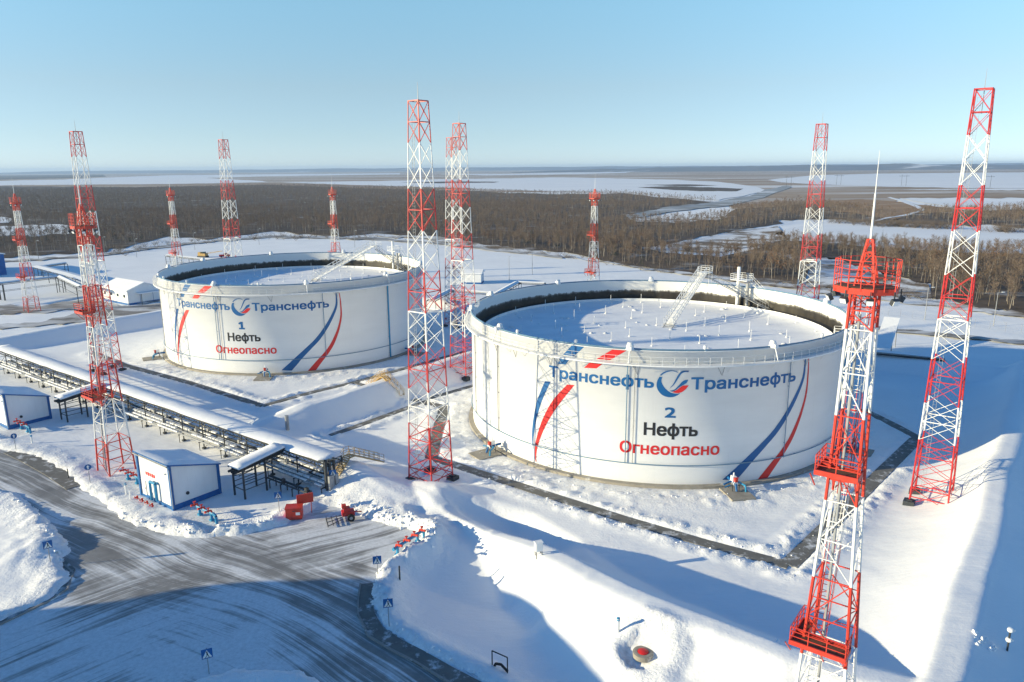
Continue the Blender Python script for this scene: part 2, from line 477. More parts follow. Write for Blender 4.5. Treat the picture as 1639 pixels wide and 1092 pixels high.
def terrain(x, y):
    """Height of the snow, how dirty it is and how clodded it is."""
    x, y = np.asarray(x, float), np.asarray(y, float)
    u, v = xy2uv(x, y)
    near = 1 - smooth(215, 300, np.hypot(x, y * 0.9))
    h = (fbm(x * 0.05, y * 0.05, 3) - 0.5) * 0.5 + (fbm(x * 0.3, y * 0.3, 5) - 0.5) * 0.12
    lump = np.zeros_like(x); dirt = np.zeros_like(x)
    wob = (fbm(x * 0.06, y * 0.06, 11) - 0.5)
    bh = np.zeros_like(x)
    for a, b, h0, h1, cw, sw, *sunny in BERMS:
        d, t = seg_dist(u + wob * 1.6, v + wob * 1.6, a, b)
        if sunny:     # long drifted slope on the windward side
            side = (b[0] - a[0]) * (v - a[1]) - (b[1] - a[1]) * (u - a[0])
            sw = np.where(side * sunny[0] > 0, sunny[1], sw)
        k = np.clip((d - cw) / sw, 0, 1)
        prof = (1 - k) ** 1.15 * (1 + 0.15 * k)
        if sunny: prof = np.where(side * sunny[0] > 0, (1 - k) ** 2.0, prof)
        prof = np.where(k < 0.06, prof * 0.5 + 0.5 * (1 - k * k * 6), prof)
        bh = np.maximum(bh, (h0 + (h1 - h0) * t) * prof)
    pd = line_dist(x, y, PLATEAU, True) * np.where(in_poly(x, y, PLATEAU), 1, -1)
    bh = np.maximum(bh, 1.9 * smooth(-4.0, 7.0, pd) + 0.35 * np.maximum(bh - 1.9, 0))
    h = h * (1 - 0.4 * smooth(0, 2, bh)) + bh * (1 + 0.12 * wob)
    rd = line_dist(x, y, ROAD, True) * np.where(in_poly(x, y, ROAD), -1, 1)
    val = smooth(6.0, -1.0, np.where(in_poly(x, y, VALLEY), -1, 1) * line_dist(x, y, VALLEY, True))
    h = h - 0.36 * np.clip(rd - 1.0, 0, 12.5) * val * (1 - smooth(1.3, 2.8, bh))
    # wind-carved mounds on the outer slope of the front berm
    for px, py, r, a in ((705, 790, 4.0, 0.7), (750, 806, 4, 0.6), (50, 880, 6, 0.7), (10, 905, 6, 0.5), (600, 618, 6, 0.4), (480, 670, 5, 0.5)):
        cx, cy = at(px, py)
        h = h + a * np.exp(-(((x - cx) / r) ** 2 + ((y - cy) / (r * 0.6)) ** 2)) * (0.6 + 0.8 * fbm(x * 0.35, y * 0.35, 31))
    h = h + 1.6 * np.exp(-(((u - 9) / 5) ** 2 + ((v - 66) / 9) ** 2)) + 1.2 * np.exp(-(((u - 12) / 5) ** 2 + ((v - 88) / 8) ** 2))
    # tank aprons
    for c in (T1, T2):
        d = np.hypot(x - c[0], y - c[1])
        flat = smooth(40, 34, d)
        h = h * (1 - flat) + flat * (fbm(x * 0.6, y * 0.6, 9) - 0.5) * 0.3
        rim = smooth(31.3, 32.4, d) * smooth(39, 33.5, d)
        h = h + rim * (0.06 + 0.22 * smooth(0.5, 0.8, fbm(x * 0.8, y * 0.8, 21)))
        h = np.where(d < 31.5, -0.05, h)
        lump = np.maximum(lump, 0.55 * smooth(42, 36, d)); dirt = np.maximum(dirt, 0.75 * smooth(37, 32, d))
    # swept concrete paths with thrown-up snow on both sides
    for pts, hw in PATHS:
        d = line_dist(x, y, pts)
        e = d - hw
        k = smooth(2.4, 0.4, e)
        bank = (0.10 + 0.34 * smooth(0.42, 0.8, fbm(x * 0.9, y * 0.9, 41))) * smooth(0.0, 0.7, e) * smooth(3.2, 0.9, e)
        h = np.where(e < 2.6, h * (1 - k) + k * np.minimum(h, 0.05) * 0.3, h) + bank
        h = np.where(e < 0.05, -0.06, h)
        lump = np.maximum(lump, 0.9 * smooth(3.4, 0.8, e) * smooth(-0.2, 0.4, e))
    for pts, hw in PATHS: h = np.where(line_dist(x, y, pts) < hw + 0.05, -0.06, h)
    # roads: flat inside, ploughed banks outside
    sd = line_dist(x, y, ROAD, True) * np.where(in_poly(x, y, ROAD), -1, 1)
    si = line_dist(x, y, ISLAND, True) * np.where(in_poly(x, y, ISLAND), -1, 1)
    sd = np.maximum(sd, -si)
    sd = sd + (fbm(x * 0.5, y * 0.5, 51) - 0.5) * 1.3 + (fbm(x * 1.6, y * 1.6, 57) - 0.5) * 0.6
    amp = np.full_like(x, 0.42)
    for (cx, cy), r, a in BANK: amp = amp + a * np.exp(-((x - cx) ** 2 + (y - cy) ** 2) / (r * r))
    clod = 0.55 + 0.9 * fbm(x * 0.45, y * 0.45, 61) ** 1.5 + 0.50 * (fbm(x * 1.5, y * 1.5, 63, 3) - 0.5) + 0.22 * (vnoise(x * 3.3, y * 3.3, 64) - 0.5)
    ridge = smooth(0.0, 1.1, sd) * (0.25 + 0.75 * smooth(4.6, 1.4, sd)) * smooth(8, 3.5, sd)
    inside = smooth(0.25, -0.1, sd)
    h = h * smooth(0.0, 3.6, sd) + amp * clod * ridge
    h = h * (1 - inside) - 0.08 * inside
    lump = np.maximum(lump, smooth(0.0, 0.6, sd) * smooth(5.5, 2.0, sd))
    dirt = np.maximum(dirt, 0.6 * smooth(-0.3, 0.2, sd) * smooth(1.6, 0.3, sd))
    for cx, cy, a, b in EXCLUDE:
        cu, cv = xy2uv(cx, cy)
        e = np.maximum(np.abs(u - cu) - a, np.abs(v - cv) - b) + (fbm(x * 0.7, y * 0.7, 71) - 0.5) * 1.2
        h = np.where(e < 1.5, h * smooth(-0.2, 1.2, e) + 0.02, h); dirt = np.maximum(dirt, smooth(0.8, -0.5, e) * 1.0)
        lump = np.maximum(lump, smooth(2.5, 0.5, e) * smooth(-0.5, 0.5, e))
    cx, cy = at(1028, 1079); d = np.hypot(x - cx, y - cy) + (fbm(x * 0.8, y * 0.8, 95) - 0.5) * 0.8
    h = np.where(d < 5, h + (0.15 + 0.55 * fbm(x * 1.1, y * 1.1, 96)) * smooth(1.5, 2.0, d) * smooth(4.4, 2.4, d) - 0.25 * smooth(1.9, 1.4, d), h)
    lump = np.maximum(lump, smooth(1.4, 2.0, d) * smooth(4.6, 3.0, d)); dirt = np.maximum(dirt, 0.8 * smooth(2.0, 1.5, d))
    # plot in front of the tanks, trampled by machines
    rough_yard = smooth(0.45, 0.7, fbm(x * 0.045, y * 0.045, 81)) * near
    lump = np.maximum(lump, 0.35 * rough_yard)
    return h * near, dirt * near, lump * near

def hgt(x, y):
    return float(terrain(np.array([x]), np.array([y]))[0][0])

def grow(start, end, step, ratio):
    out = []; p = start; s = step; sg = 1 if end > start else -1
    while (end - p) * sg > 0:
        s *= ratio; p += sg * s; out.append(p)
    return out

def grid_mesh(name, X, Y, Z, mat, attrs=None, keep=None):
    ny, nx = X.shape
    me = bpy.data.meshes.new(name)
    co = np.stack([X, Y, Z], -1).reshape(-1, 3).astype(np.float32)
    idx = np.arange(nx * ny).reshape(ny, nx)
    q = np.stack([idx[:-1, :-1], idx[:-1, 1:], idx[1:, 1:], idx[1:, :-1]], -1).reshape(-1, 4)
    if keep is not None:
        q = q[keep.reshape(-1)]
        used, inv = np.unique(q, return_inverse=True)
        q = inv.reshape(-1, 4); co = co[used]
        attrs = {k: a.reshape(-1, *a.shape[2:])[used] for k, a in (attrs or {}).items()}
    else:
        attrs = {k: a.reshape(-1, *a.shape[2:]) for k, a in (attrs or {}).items()}
    fast_mesh(me, co, q, attrs)
    me.materials.append(mat)
    return me

def fast_mesh(me, co, q, attrs=None, mats=None):
    n = q.shape[1]
    me.vertices.add(len(co)); me.vertices.foreach_set("co", np.ascontiguousarray(co, dtype=np.float32).ravel())
    me.loops.add(q.size); me.loops.foreach_set("vertex_index", np.ascontiguousarray(q, dtype=np.int32).ravel())
    me.polygons.add(len(q)); me.polygons.foreach_set("loop_start", np.arange(0, q.size, n, dtype=np.int32))
    me.polygons.foreach_set("loop_total", np.full(len(q), n, dtype=np.int32))
    if mats is not None: me.polygons.foreach_set("material_index", mats.astype(np.int32))
    else: me.polygons.foreach_set("use_smooth", np.ones(len(q), dtype=bool))
    for k, a in (attrs or {}).items():
        if a.ndim == 2:
            at_ = me.attributes.new(k, 'FLOAT_VECTOR', 'POINT'); at_.data.foreach_set("vector", a.astype(np.float32).ravel())
        else:
            at_ = me.attributes.new(k, 'FLOAT', 'POINT'); at_.data.foreach_set("value", a.astype(np.float32).ravel())
    me.update(); me.validate()

STEP = 0.36
fx = np.arange(-72, 46, STEP); fy = np.arange(42, 112, STEP)
xs = np.array(grow(fx[0], -230, STEP, 1.02)[::-1] + list(fx) + grow(fx[-1], 170, STEP, 1.02))
ys = np.array(list(fy) + grow(fy[-1], 300, STEP, 1.012))
xs = np.array(grow(xs[0], -16000, 4, 1.12)[::-1] + list(xs) + grow(xs[-1], 16000, 4, 1.12))
ys = np.array(grow(ys[0], -300, 0.5, 1.1)[::-1] + list(ys) + grow(ys[-1], 15500, 4, 1.1))
GX, GY = np.meshgrid(xs, ys)
GZ, GD, GL = terrain(GX, GY)
tag(link("snowy_ground", grid_mesh("snowy_ground", GX, GY, GZ, M["snow"], dict(dirt=GD, lump=GL))), kind="structure")

# the swept road: one sheet that runs on under the snow banks
def unit(a, b):
    d = np.array(b) - np.array(a); return d / np.hypot(*d)
dA, dB = unit(at(40, 745), at(300, 840)), unit(at(433, 876), at(624, 831))
dC, dD = unit(at(330, 915), at(640, 1075)), unit(at(20, 1030), at(330, 915))
rx = np.arange(-130, 12, 0.5); ry = np.arange(22, 124, 0.5)
RX, RY = np.meshgrid(rx, ry)
rsd = line_dist(RX, RY, ROAD, True) * np.where(in_poly(RX, RY, ROAD), -1, 1)
kp = (rsd[:-1, :-1] < 1.3) | (rsd[1:, 1:] < 1.3)
fa = np.stack([RX * dA[0] + RY * dA[1], -RX * dA[1] + RY * dA[0], 0 * RX], -1)
fb = np.stack([RX * dB[0] + RY * dB[1], -RX * dB[1] + RY * dB[0], 0 * RX], -1)
bend = ((RX + 27) ** 2 + (RY - 50) ** 2) * 0.012
fc = np.stack([RX * dC[0] + RY * dC[1], -RX * dC[1] + RY * dC[0] + bend, 0 * RX], -1)
fd = np.stack([RX * dD[0] + RY * dD[1], -RX * dD[1] + RY * dD[0] + bend, 0 * RX], -1)
kx, ky = proj(RX, RY, 0 * RX)
wn = (fbm(RX * 0.08, RY * 0.08, 91) - 0.5) * 90
wb = smooth(380, 470, kx + wn) * smooth(925, 880, ky + wn * 0.4)
wlow = smooth(900, 950, ky + wn * 0.5) * (1 - wb)
wd = wlow * smooth(460, 110, kx + wn); wc = wlow - wd
wa = np.clip(1 - wb - wlow, 0, 1)
snowy = 0.485 + 0.07 * smooth(-2.0, 0.3, rsd) + 0.10 * smooth(940, 1010, ky) * smooth(520, 380, kx) + 0.05 * wb - 0.03 * wa
tag(link("road", grid_mesh("road", RX, RY, 0 * RX + 0.03, M["road"],
    dict(flow_a=fa, flow_b=fb, flow_c=fc, flow_d=fd, w_a=wa, w_b=wb, w_c=wc, w_d=wd, snowy=snowy), kp)), kind="structure")

def ribbon(name, pts, hw, z, mat, thick=0.0, kind="structure"):
    """A strip of paving along a polyline."""
    q = []
    for i in range(len(pts) - 1):
        L = math.dist(pts[i], pts[i + 1]); n = max(1, int(L / 2))
        for k in range(n): q.append((pts[i][0] + (pts[i + 1][0] - pts[i][0]) * k / n, pts[i][1] + (pts[i + 1][1] - pts[i][1]) * k / n))
    q.append(pts[-1])
    m = MB(); L, R = [], []
    for i, p in enumerate(q):
        a = np.array(q[max(i - 1, 0)]); b = np.array(q[min(i + 1, len(q) - 1)]); d = (b - a) / np.hypot(*(b - a))
        L.append((p[0] - d[1] * hw, p[1] + d[0] * hw)); R.append((p[0] + d[1] * hw, p[1] - d[0] * hw))
    n = len(q)
    vs = [(*p, z) for p in L] + [(*p, z) for p in R] + [(*p, z - thick) for p in L] + [(*p, z - thick) for p in R]
    fs = [(i, n + i, n + i + 1, i + 1) for i in range(n - 1)]
    fs += [(2 * n + i, i, i + 1, 2 * n + i + 1) for i in range(n - 1)] + [(n + i, 3 * n + i, 3 * n + i + 1, n + i + 1) for i in range(n - 1)]
    fs += [(0, 2 * n, 3 * n, n), (n - 1, 2 * n - 1, 4 * n - 1, 3 * n - 1)]
    m.add(vs, fs)
    return tag(m.build(name, mat), kind=kind)

for k, (pts, hw) in enumerate(PATHS): ribbon("concrete_path", pts, hw, 0.05 + 0.004 * k, M["concrete"], 0.3)
# pavements and kerbs beside the road
side_r = [at(*p) for p in [(588, 936), (585, 958), (585, 983), (601, 1013), (632, 1033), (667, 1051), (714, 1078), (790, 1118)]]
ribbon("pavement", side_r, 0.80, 0.16, M["concrete"], 0.4)
ribbon("kerb", [at(*p) for p in [(577, 936), (573.5, 960), (573, 985), (590, 1020), (626, 1042), (664, 1061), (708, 1088), (780, 1126)]], 0.09, 0.21, M["kerb"], 0.4)
side_l = [at(*p) for p in [(102, 906), (116, 918), (106, 944), (72, 966), (0, 1000), (-60, 1020)]]
ribbon("pavement", [(x - 0.7, y + 0.25) for x, y in side_l], 0.75, 0.165, M["concrete"], 0.4)
ribbon("kerb", [(x + 0.12, y - 0.05) for x, y in side_l], 0.10, 0.205, M["kerb"], 0.4)
side_f = [at(*p) for p in [(20, 722), (52, 737), (88, 757), (122, 780)]]
ribbon("pavement", side_f, 1.2, 0.10, M["concrete"], 0.3)

# ------------------------------------------------------------------ oil tanks
def cyl_pt(th, z, r=TR):
    t = math.radians(th); return (r * math.cos(t), r * math.sin(t), z)

def fill_strips(loops, step):
    """Fill closed outlines (non-zero winding) with upright trapezoids; every strip is narrower than step."""
    edges = []
    for lp in loops:
        for i in range(len(lp)): edges.append((lp[i], lp[(i + 1) % len(lp)]))
    xs_ = sorted({round(p[0], 5) for lp in loops for p in lp})
    k = math.floor(xs_[0] / step)
    while k * step < xs_[-1]:
        if k * step > xs_[0]: xs_.append(k * step)
        k += 1
    xs_ = sorted(xs_); out = []
    for xa, xb in zip(xs_[:-1], xs_[1:]):
        if xb - xa < 1e-5: continue
        xm = (xa + xb) / 2; hits = []
        for p, q in edges:
            if (p[0] <= xm) != (q[0] <= xm):
                g = (q[1] - p[1]) / (q[0] - p[0])
                hits.append((p[1] + g * (xm - p[0]), 1 if q[0] > p[0] else -1, p[1] + g * (xa - p[0]), p[1] + g * (xb - p[0])))
        hits.sort(); wn = 0
        for i, h in enumerate(hits):
            if wn == 0: start = h
            wn += h[1]
            if wn == 0: out.append(((xa, start[2]), (xb, start[3]), (xb, h[3]), (xa, h[2])))
    return out

def text_loops(body, weight):
    if body == "1":     # a flagged one on a slab foot
        return [[(0.10, 0.0), (0.62, 0.0), (0.62, 0.11), (0.45, 0.11), (0.45, 0.73), (0.31, 0.73), (0.08, 0.60), (0.12, 0.49), (0.29, 0.57), (0.29, 0.11), (0.10, 0.11)]]
    cu = bpy.data.curves.new("outline", 'FONT'); cu.body = body; cu.size = 1.0; cu.offset = weight; cu.resolution_u = 4; cu.fill_mode = 'NONE'
    o = bpy.data.objects.new("outline", cu); COL.objects.link(o)
    dg = bpy.context.evaluated_depsgraph_get(); dg.update()
    me = bpy.data.meshes.new_from_object(o.evaluated_get(dg))
    co = [tuple(v.co[:2]) for v in me.vertices]; nxt = {}
    loops = []; cur = []
    for e in me.edges:
        a, b = e.vertices
        if not cur: cur = [a]
        cur.append(b)
        if b == cur[0]: loops.append([co[i] for i in cur[:-1]]); cur = []
    bpy.data.objects.remove(o); bpy.data.curves.remove(cu); bpy.data.meshes.remove(me)
    return loops

def text_mesh(body, th0, th1, z0, cap, weight, name, mat, parent):
    loops = text_loops(body, weight)
    x0 = min(p[0] for l in loops for p in l); x1 = max(p[0] for l in loops for p in l)
    W = math.radians(th1 - th0) * TR
    sx = W / (x1 - x0); sz = cap / 0.728; arc = math.radians(th0) * TR
    loops = [[(arc + (p[0] - x0) * sx, z0 + p[1] * sz) for p in l] for l in loops]
    wx, wz = weight * cap * 1.3, weight * cap * 0.9      # the lettering is bold
    loops = [[(a + dx, z + dz) for a, z in l] for l in loops for dx in (-wx, wx) for dz in (-wz, wz)]
    m = MB(); r = TR + 0.025
    for q in fill_strips(loops, 0.35): m.add([(r * math.cos(a / TR), r * math.sin(a / TR), z) for a, z in q], [(0, 1, 2, 3)])
    return m.build(name, mat, parent)

def clip_x(poly, x, keep_less):
    out = []
    for i in range(len(poly)):
        a, b = poly[i], poly[(i + 1) % len(poly)]
        ia, ib = (a[0] <= x) == keep_less or a[0] == x, (b[0] <= x) == keep_less or b[0] == x
        if ia: out.append(a)
        if ia != ib:
            t = (x - a[0]) / (b[0] - a[0]); out.append((x, a[1] + (b[1] - a[1]) * t))
    return out

def wrap_tris(name, tris, mat, parent, r=TR + 0.025, step=0.35):
    """Triangles in (arc metres, z) cut into narrow strips and laid round the shell."""
    m = MB()
    for t in tris:
        ar = (t[1][0] - t[0][0]) * (t[2][1] - t[0][1]) - (t[2][0] - t[0][0]) * (t[1][1] - t[0][1])
        if ar < 0: t = [t[0], t[2], t[1]]
        lo, hi = min(p[0] for p in t), max(p[0] for p in t)
        k = math.floor(lo / step)
        while k * step < hi:
            q = clip_x(clip_x(list(t), (k + 1) * step, True), k * step, False)
            if len(q) >= 3: m.add([(r * math.cos(a / TR), r * math.sin(a / TR), z) for a, z in q], [tuple(range(len(q)))])
            k += 1
    return m.build(name, mat, parent)

def wrap_outline(name, loops, mat, parent):
    """Each outline is two matching edges (lists of (theta degrees, z)) joined by strips."""
    tris = []
    for L, R in loops:
        n = min(len(L), len(R))
        A = [(math.radians(t) * TR, z) for t, z in L]; B = [(math.radians(t) * TR, z) for t, z in R]
        for i in range(n - 1):
            tris += [[A[i], A[i + 1], B[i + 1]], [A[i], B[i + 1], B[i]]]
    return wrap_tris(name, tris, mat, parent)

def cyl_at(px, py, c=T2, R=TR):
    d = _F * F_PX + CR * (px - PW / 2) + CU * (PH / 2 - py)
    a = d[0] ** 2 + d[1] ** 2; b = -2 * (d[0] * c[0] + d[1] * c[1]); k = c[0] ** 2 + c[1] ** 2 - R * R
    t = (-b - math.sqrt(max(0, b * b - 4 * a * k))) / (2 * a)
    return math.degrees(math.atan2(d[1] * t - c[1], d[0] * t - c[0])), CAM_H + d[2] * t

def catmull(pts, n=6):
    out = []
    P = [pts[0]] + list(pts) + [pts[-1]]
    for i in range(1, len(P) - 2):
        for k in range(n):
            t = k / n
            out.append(tuple(0.5 * ((2 * P[i][j]) + (-P[i - 1][j] + P[i + 1][j]) * t + (2 * P[i - 1][j] - 5 * P[i][j] + 4 * P[i + 1][j] - P[i + 2][j]) * t * t
                       + (-P[i - 1][j] + 3 * P[i][j] - 3 * P[i + 1][j] + P[i + 2][j]) * t ** 3) for j in range(len(pts[0]))))
    out.append(tuple(pts[-1])); return out

# outlines measured on the near tank; the far tank carries the same design
Z5 = lambda x, y: cyl_at(1020 + x / 5.854, 560 + y / 5.854)
def pair(f, A, B, n=24):
    """Two measured edges, each resampled evenly, running the same way."""
    out = []
    for pts in (A, B):
        c = np.array(catmull(pts, 10)); d = np.concatenate([[0], np.cumsum(np.hypot(*np.diff(c, axis=0).T))]); t = np.linspace(0, d[-1], n)
        out.append([f(x, y) for x, y in zip(np.interp(t, d, c[:, 0]), np.interp(t, d, c[:, 1]))])
    return out
Z1 = lambda x, y: cyl_at(720 + x / 2.341, 420 + y / 2.341)
pxid = lambda x, y: cyl_at(x, y)
SWOOSH = pair(Z5, [(207, 254), (186, 295), (181, 340), (198, 385), (235, 424), (285, 443), (335, 442), (372, 428), (402, 408)],
              [(236, 254), (226, 280), (229, 308), (250, 348), (283, 382), (318, 403), (345, 409), (375, 411), (400, 407)], 30)
ARC = pair(Z5, [(210, 240), (240, 213), (282, 197), (330, 194), (368, 203), (388, 217)], [(227, 241), (250, 222), (288, 206), (330, 201), (366, 209), (388, 218)])
SCURVE = pair(Z5, [(303, 361), (336, 322), (365, 268), (395, 220), (430, 198), (486, 196)], [(304, 362), (346, 324), (384, 265), (412, 226), (442, 210), (479, 208)])
FLAGB = pair(Z5, [(303, 384), (345, 374), (380, 343), (420, 300), (448, 284), (478, 281)], [(304, 385), (325, 392), (360, 377), (395, 350), (430, 330), (462, 312)])
FLAGR = pair(Z5, [(326, 396), (365, 380), (400, 354), (432, 336), (481, 334)], [(327, 397), (350, 403), (385, 405), (420, 395), (457, 366)])
BLUE_R = [(1288, 574), (1284, 604), (1272, 633), (1256, 662), (1236.5, 690), (1214, 714), (1188, 739), (1172, 754), (1156, 768)]
BLUE_W = [2, 3.4, 5.2, 7.2, 9.5, 12, 16, 19.5, 23]
RED_R = [(1293.5, 574), (1292.6, 594), (1289, 628), (1281.4, 657), (1272.5, 680), (1262, 702), (1249, 722), (1233, 742), (1208, 773)]
RED_W = [1.2, 1.8, 2.6, 3.6, 5, 6.6, 8.5, 11, 15]
par = lambda a, b, c, d: [[a, b], [c, d]]
STRIPES_BLUE = [pair(Z1, [(357, 445), (330, 510), (315, 575), (308, 640), (311, 700)], [(378, 447), (347, 515), (327, 580), (315, 645), (313, 700)]),
                par((-124.2, 16.66), (-125.2, 15.6), (-121.4, 16.66), (-122.7, 15.7)), par((-121.0, 18.46), (-123.5, 17.0), (-117.6, 18.46), (-120.4, 17.0)),
                pair(pxid, BLUE_R, [(x + w_, y) for (x, y), w_ in zip(BLUE_R, BLUE_W)], 40)]
STRIPES_RED = [pair(Z1, [(440, 458), (390, 512), (355, 572), (332, 632), (319, 692), (321, 745)], [(467, 460), (417, 522), (376, 582), (346, 642), (327, 700), (324, 750)]),
               par((-115.6, 16.66), (-117.6, 15.6), (-112.2, 16.66), (-114.3, 15.7)), par((-110.3, 18.46), (-114.3, 17.0), (-106.8, 18.46), (-110.9, 17.0)),
               pair(pxid, RED_R, [(x + w_, y) for (x, y), w_ in zip(RED_R, RED_W)], 40)]

def railing(m, r, z0, h, n, a0=0.0, a1=360.0, wp=0.03, wr=0.022, rails=(1.0, 0.55, 0.12)):
    pts = [(math.radians(a0 + (a1 - a0) * k / n)) for k in range(n + 1)]
    for k, t in enumerate(pts):
        m.beam((r * math.cos(t), r * math.sin(t), z0), (r * math.cos(t), r * math.sin(t), z0 + h), wp)
    for f in rails:
        for a, b in zip(pts[:-1], pts[1:]):
            m.beam((r * math.cos(a), r * math.sin(a), z0 + h * f), (r * math.cos(b), r * math.sin(b), z0 + h * f), wr)

ROOF_Z = 14.5
def make_tank(loc, label, number):
    root = thing("oil_tank", (loc[0], loc[1], 0), label, "oil tank", "twin oil storage tanks")
    m = MB(); m.lathe([(TR, -0.1), (TR, 18.5), (TR + 0.16, 18.5), (TR + 0.16, 18.6), (TR - 0.18, 18.6)], 180)
    m.build("shell", M["tank"], root, smooth=False)
    sh = root.children[-1].data
    sh.polygons.foreach_set("use_smooth", np.array([abs(p.normal.z) < 0.5 for p in sh.polygons]))
    m = MB(); m.lathe([(TR - 0.18, 18.6), (TR - 0.18, 13.8)], 180); m.build("inner_shell", M["inner"], root, smooth=True)
    m = MB(); m.lathe([(TR + 0.004, 0.0), (31.15, 0.0 + 0.30), (31.15, -0.4)], 120); m.lathe([(TR + 0.004, 0.30), (31.15, 0.30)], 120)
    m.build("foundation_ring", M["pad"], root)
    # wind girder that is also the walkway round the top
    m = MB(); m.lathe([(TR + 0.004, 16.90), (31.45, 16.90), (31.45, 16.72), (31.35, 16.72), (31.35, 16.84), (TR + 0.004, 16.84)], 160)
    for k in range(60):
        t = math.radians(k * 6 + 2)
        m.beam(((TR + .004) * math.cos(t), (TR + .004) * math.sin(t), 15.75), (31.3 * math.cos(t), 31.3 * math.sin(t), 16.82), 0.035)
    m.build("walkway", M["white"], root)
    m = MB(); railing(m, 31.42, 16.90, 1.1, 132); m.build("railing", M["white"], root)
    m = MB(); m.lathe([(TR - 0.02 + 0.11 * math.cos(a), 18.74 + 0.11 * math.sin(a)) for a in np.linspace(0, 2 * math.pi, 9)], 160)
    m.build("rim_pipe", M["thin_blue"], root, smooth=True)
    m = MB()
    m.lathe([(TR + 0.22 + 0.07 * math.cos(a), 3.05 + 0.07 * math.sin(a)) for a in np.linspace(0, 2 * math.pi, 7)], 140)
    for k in range(48):
        t = math.radians(k * 7.5); m.beam((TR * math.cos(t), TR * math.sin(t), 3.0), ((TR + .2) * math.cos(t), (TR + .2) * math.sin(t), 3.0), 0.05)
    m.build("cooling_ring_pipe", M["thin_blue"], root)
    for th, wd, z0, mt in ((-106.4, 0.065, 3.0, "thin_blue"), (-104.6, 0.05, 3.0, "grey"), (-64.3, 0.055, 2.9, "thin_blue"), (-147.6, 0.08, 2.9, "grey"), (-34.7, 0.17, 0.2, "pipe_blue"), (-165.0, 0.08, 2.9, "grey")):
        m = MB(); m.beam(cyl_pt(th, z0, TR + .2), cyl_pt(th, 16.84, TR + .2), wd, 0, 6)
        for z in (5, 9, 13): m.beam(cyl_pt(th, z, TR), cyl_pt(th, z, TR + .2), wd * 0.9)
        m.build("riser_pipe", M[mt], root)
    # roof floating on the oil, under snow
    m = MB(); n = 96; rg = np.array([0, 3, 6, 9, 12, 15, 18, 21, 24, 26.5, 28.6])
    vs, fs = [], []
    for i, r in enumerate(rg):
        for k in range(n):
            t = 2 * math.pi * k / n; x, y = r * math.cos(t), r * math.sin(t)
            z = ROOF_Z + 0.18 * (float(fbm(np.array(x * .22 + 50), np.array(y * .22 + 50), 3)) - 0.5) + (0.25 * max(0, (r - 26) / 2.6) ** 2)
            vs.append((x, y, z))
    for i in range(len(rg) - 1):
        for k in range(n): fs.append((i * n + k, i * n + (k + 1) % n, (i + 1) * n + (k + 1) % n, (i + 1) * n + k)[::-1] if False else (i * n + k, (i + 1) * n + k, (i + 1) * n + (k + 1) % n, i * n + (k + 1) % n))
    m.add(vs, fs)
    roof = m.build("floating_roof", M["roof_snow"], root, smooth=True)
    m = MB(); m.lathe([(28.6, ROOF_Z - 0.2), (28.6, ROOF_Z + 0.72), (28.75, ROOF_Z + 0.72), (28.75, ROOF_Z - 0.2)], 120)
    m.build("foam_dam", M["white"], roof)
    m = MB(); m.lathe([(28.75, ROOF_Z + 0.45), (29.6, ROOF_Z + 0.30), (TR - 0.184, ROOF_Z + 0.62)], 120)
    m.build("rim_seal", M["black"], roof)
    rg = np.random.default_rng(5)
    leg = MB(); leg.beam((0, 0, -0.1), (0, 0, 1.55), 0.042, 0, 6, cap=True); leg.beam((0, 0, -0.1), (0, 0, 0.25), 0.16, 0, 8)
    legme = None
    spots = [(r, 360 * (k + 0.5 * (i % 2)) / cnt) for i, (r, cnt) in enumerate(((5.5, 5), (11, 9), (16.5, 13), (22, 17), (27.2, 22))) for k in range(cnt)]
    for r, a in spots:
        t = math.radians(a + rg.uniform(-4, 4)); r += rg.uniform(-0.6, 0.6) if r < 27 else 0
        p = (r * math.cos(t), r * math.sin(t), ROOF_Z)
        if legme is None: o = leg.build("roof_leg", M["white"], roof, p); legme = o.data
        else: o = link("roof_leg", legme, roof, p)
        o.scale = (1, 1, rg.uniform(0.8, 1.25))
    hat = MB(); hat.lathe([(0, 0.34), (0.34, 0.3), (0.42, 0.05), (0.7, -0.1)], 10)
    hatme = None
    for k in range(34):
        r = 27 * math.sqrt(rg.uniform(0.02, 1)); t = rg.uniform(0, 2 * math.pi); p = (r * math.cos(t), r * math.sin(t), ROOF_Z - 0.02)
        if hatme is None: o = hat.build("roof_hatch", M["white"], roof, p, smooth=True); hatme = o.data
        else: o = link("roof_hatch", hatme, roof, p)
        o.rotation_euler = (0, 0, rg.uniform(0, 6)); s_ = rg.uniform(0.6, 1.1); o.scale = (s_ * 1.3, s_, s_ * 0.8)
    # foam chambers standing on the rim
    fc_ = MB(); fc_.lathe([(0.0, 0.95), (0.28, 0.93), (0.42, 0.7), (0.5, 0.25), (0.62, 0.0)], 12); fc_.box((0, -0.55, 0.25), (0.5, 0.5, 0.5)); fc_.beam((0, -0.5, 0.1), (0, -1.25, -1.6), 0.08, 0, 6)
    fme = None
    for th in (-147, -106, -70, -35, 5, 42, 80, 118, 155, -178):
        p = cyl_pt(th, 18.6, TR - 0.1)
        if fme is None: o = fc_.build("foam_chamber", M["white"], root, p, smooth=False); fme = o.data
        else: o = link("foam_chamber", fme, root, p)
        o.rotation_euler = (0, 0, math.radians(th + 90))
    nz = MB(); nz.lathe([(0.0, 0.75), (0.2, 0.72), (0.24, 0.35), (0.16, 0.3), (0.16, 0.0)], 10)
    nme = None
    for th in (-139, -120, -88, -52, -15):
        p = cyl_pt(th, 18.6, TR - 0.1)
        if nme is None: o = nz.build("vent", M["white"], root, p); nme = o.data
        else: o = link("vent", nme, root, p)
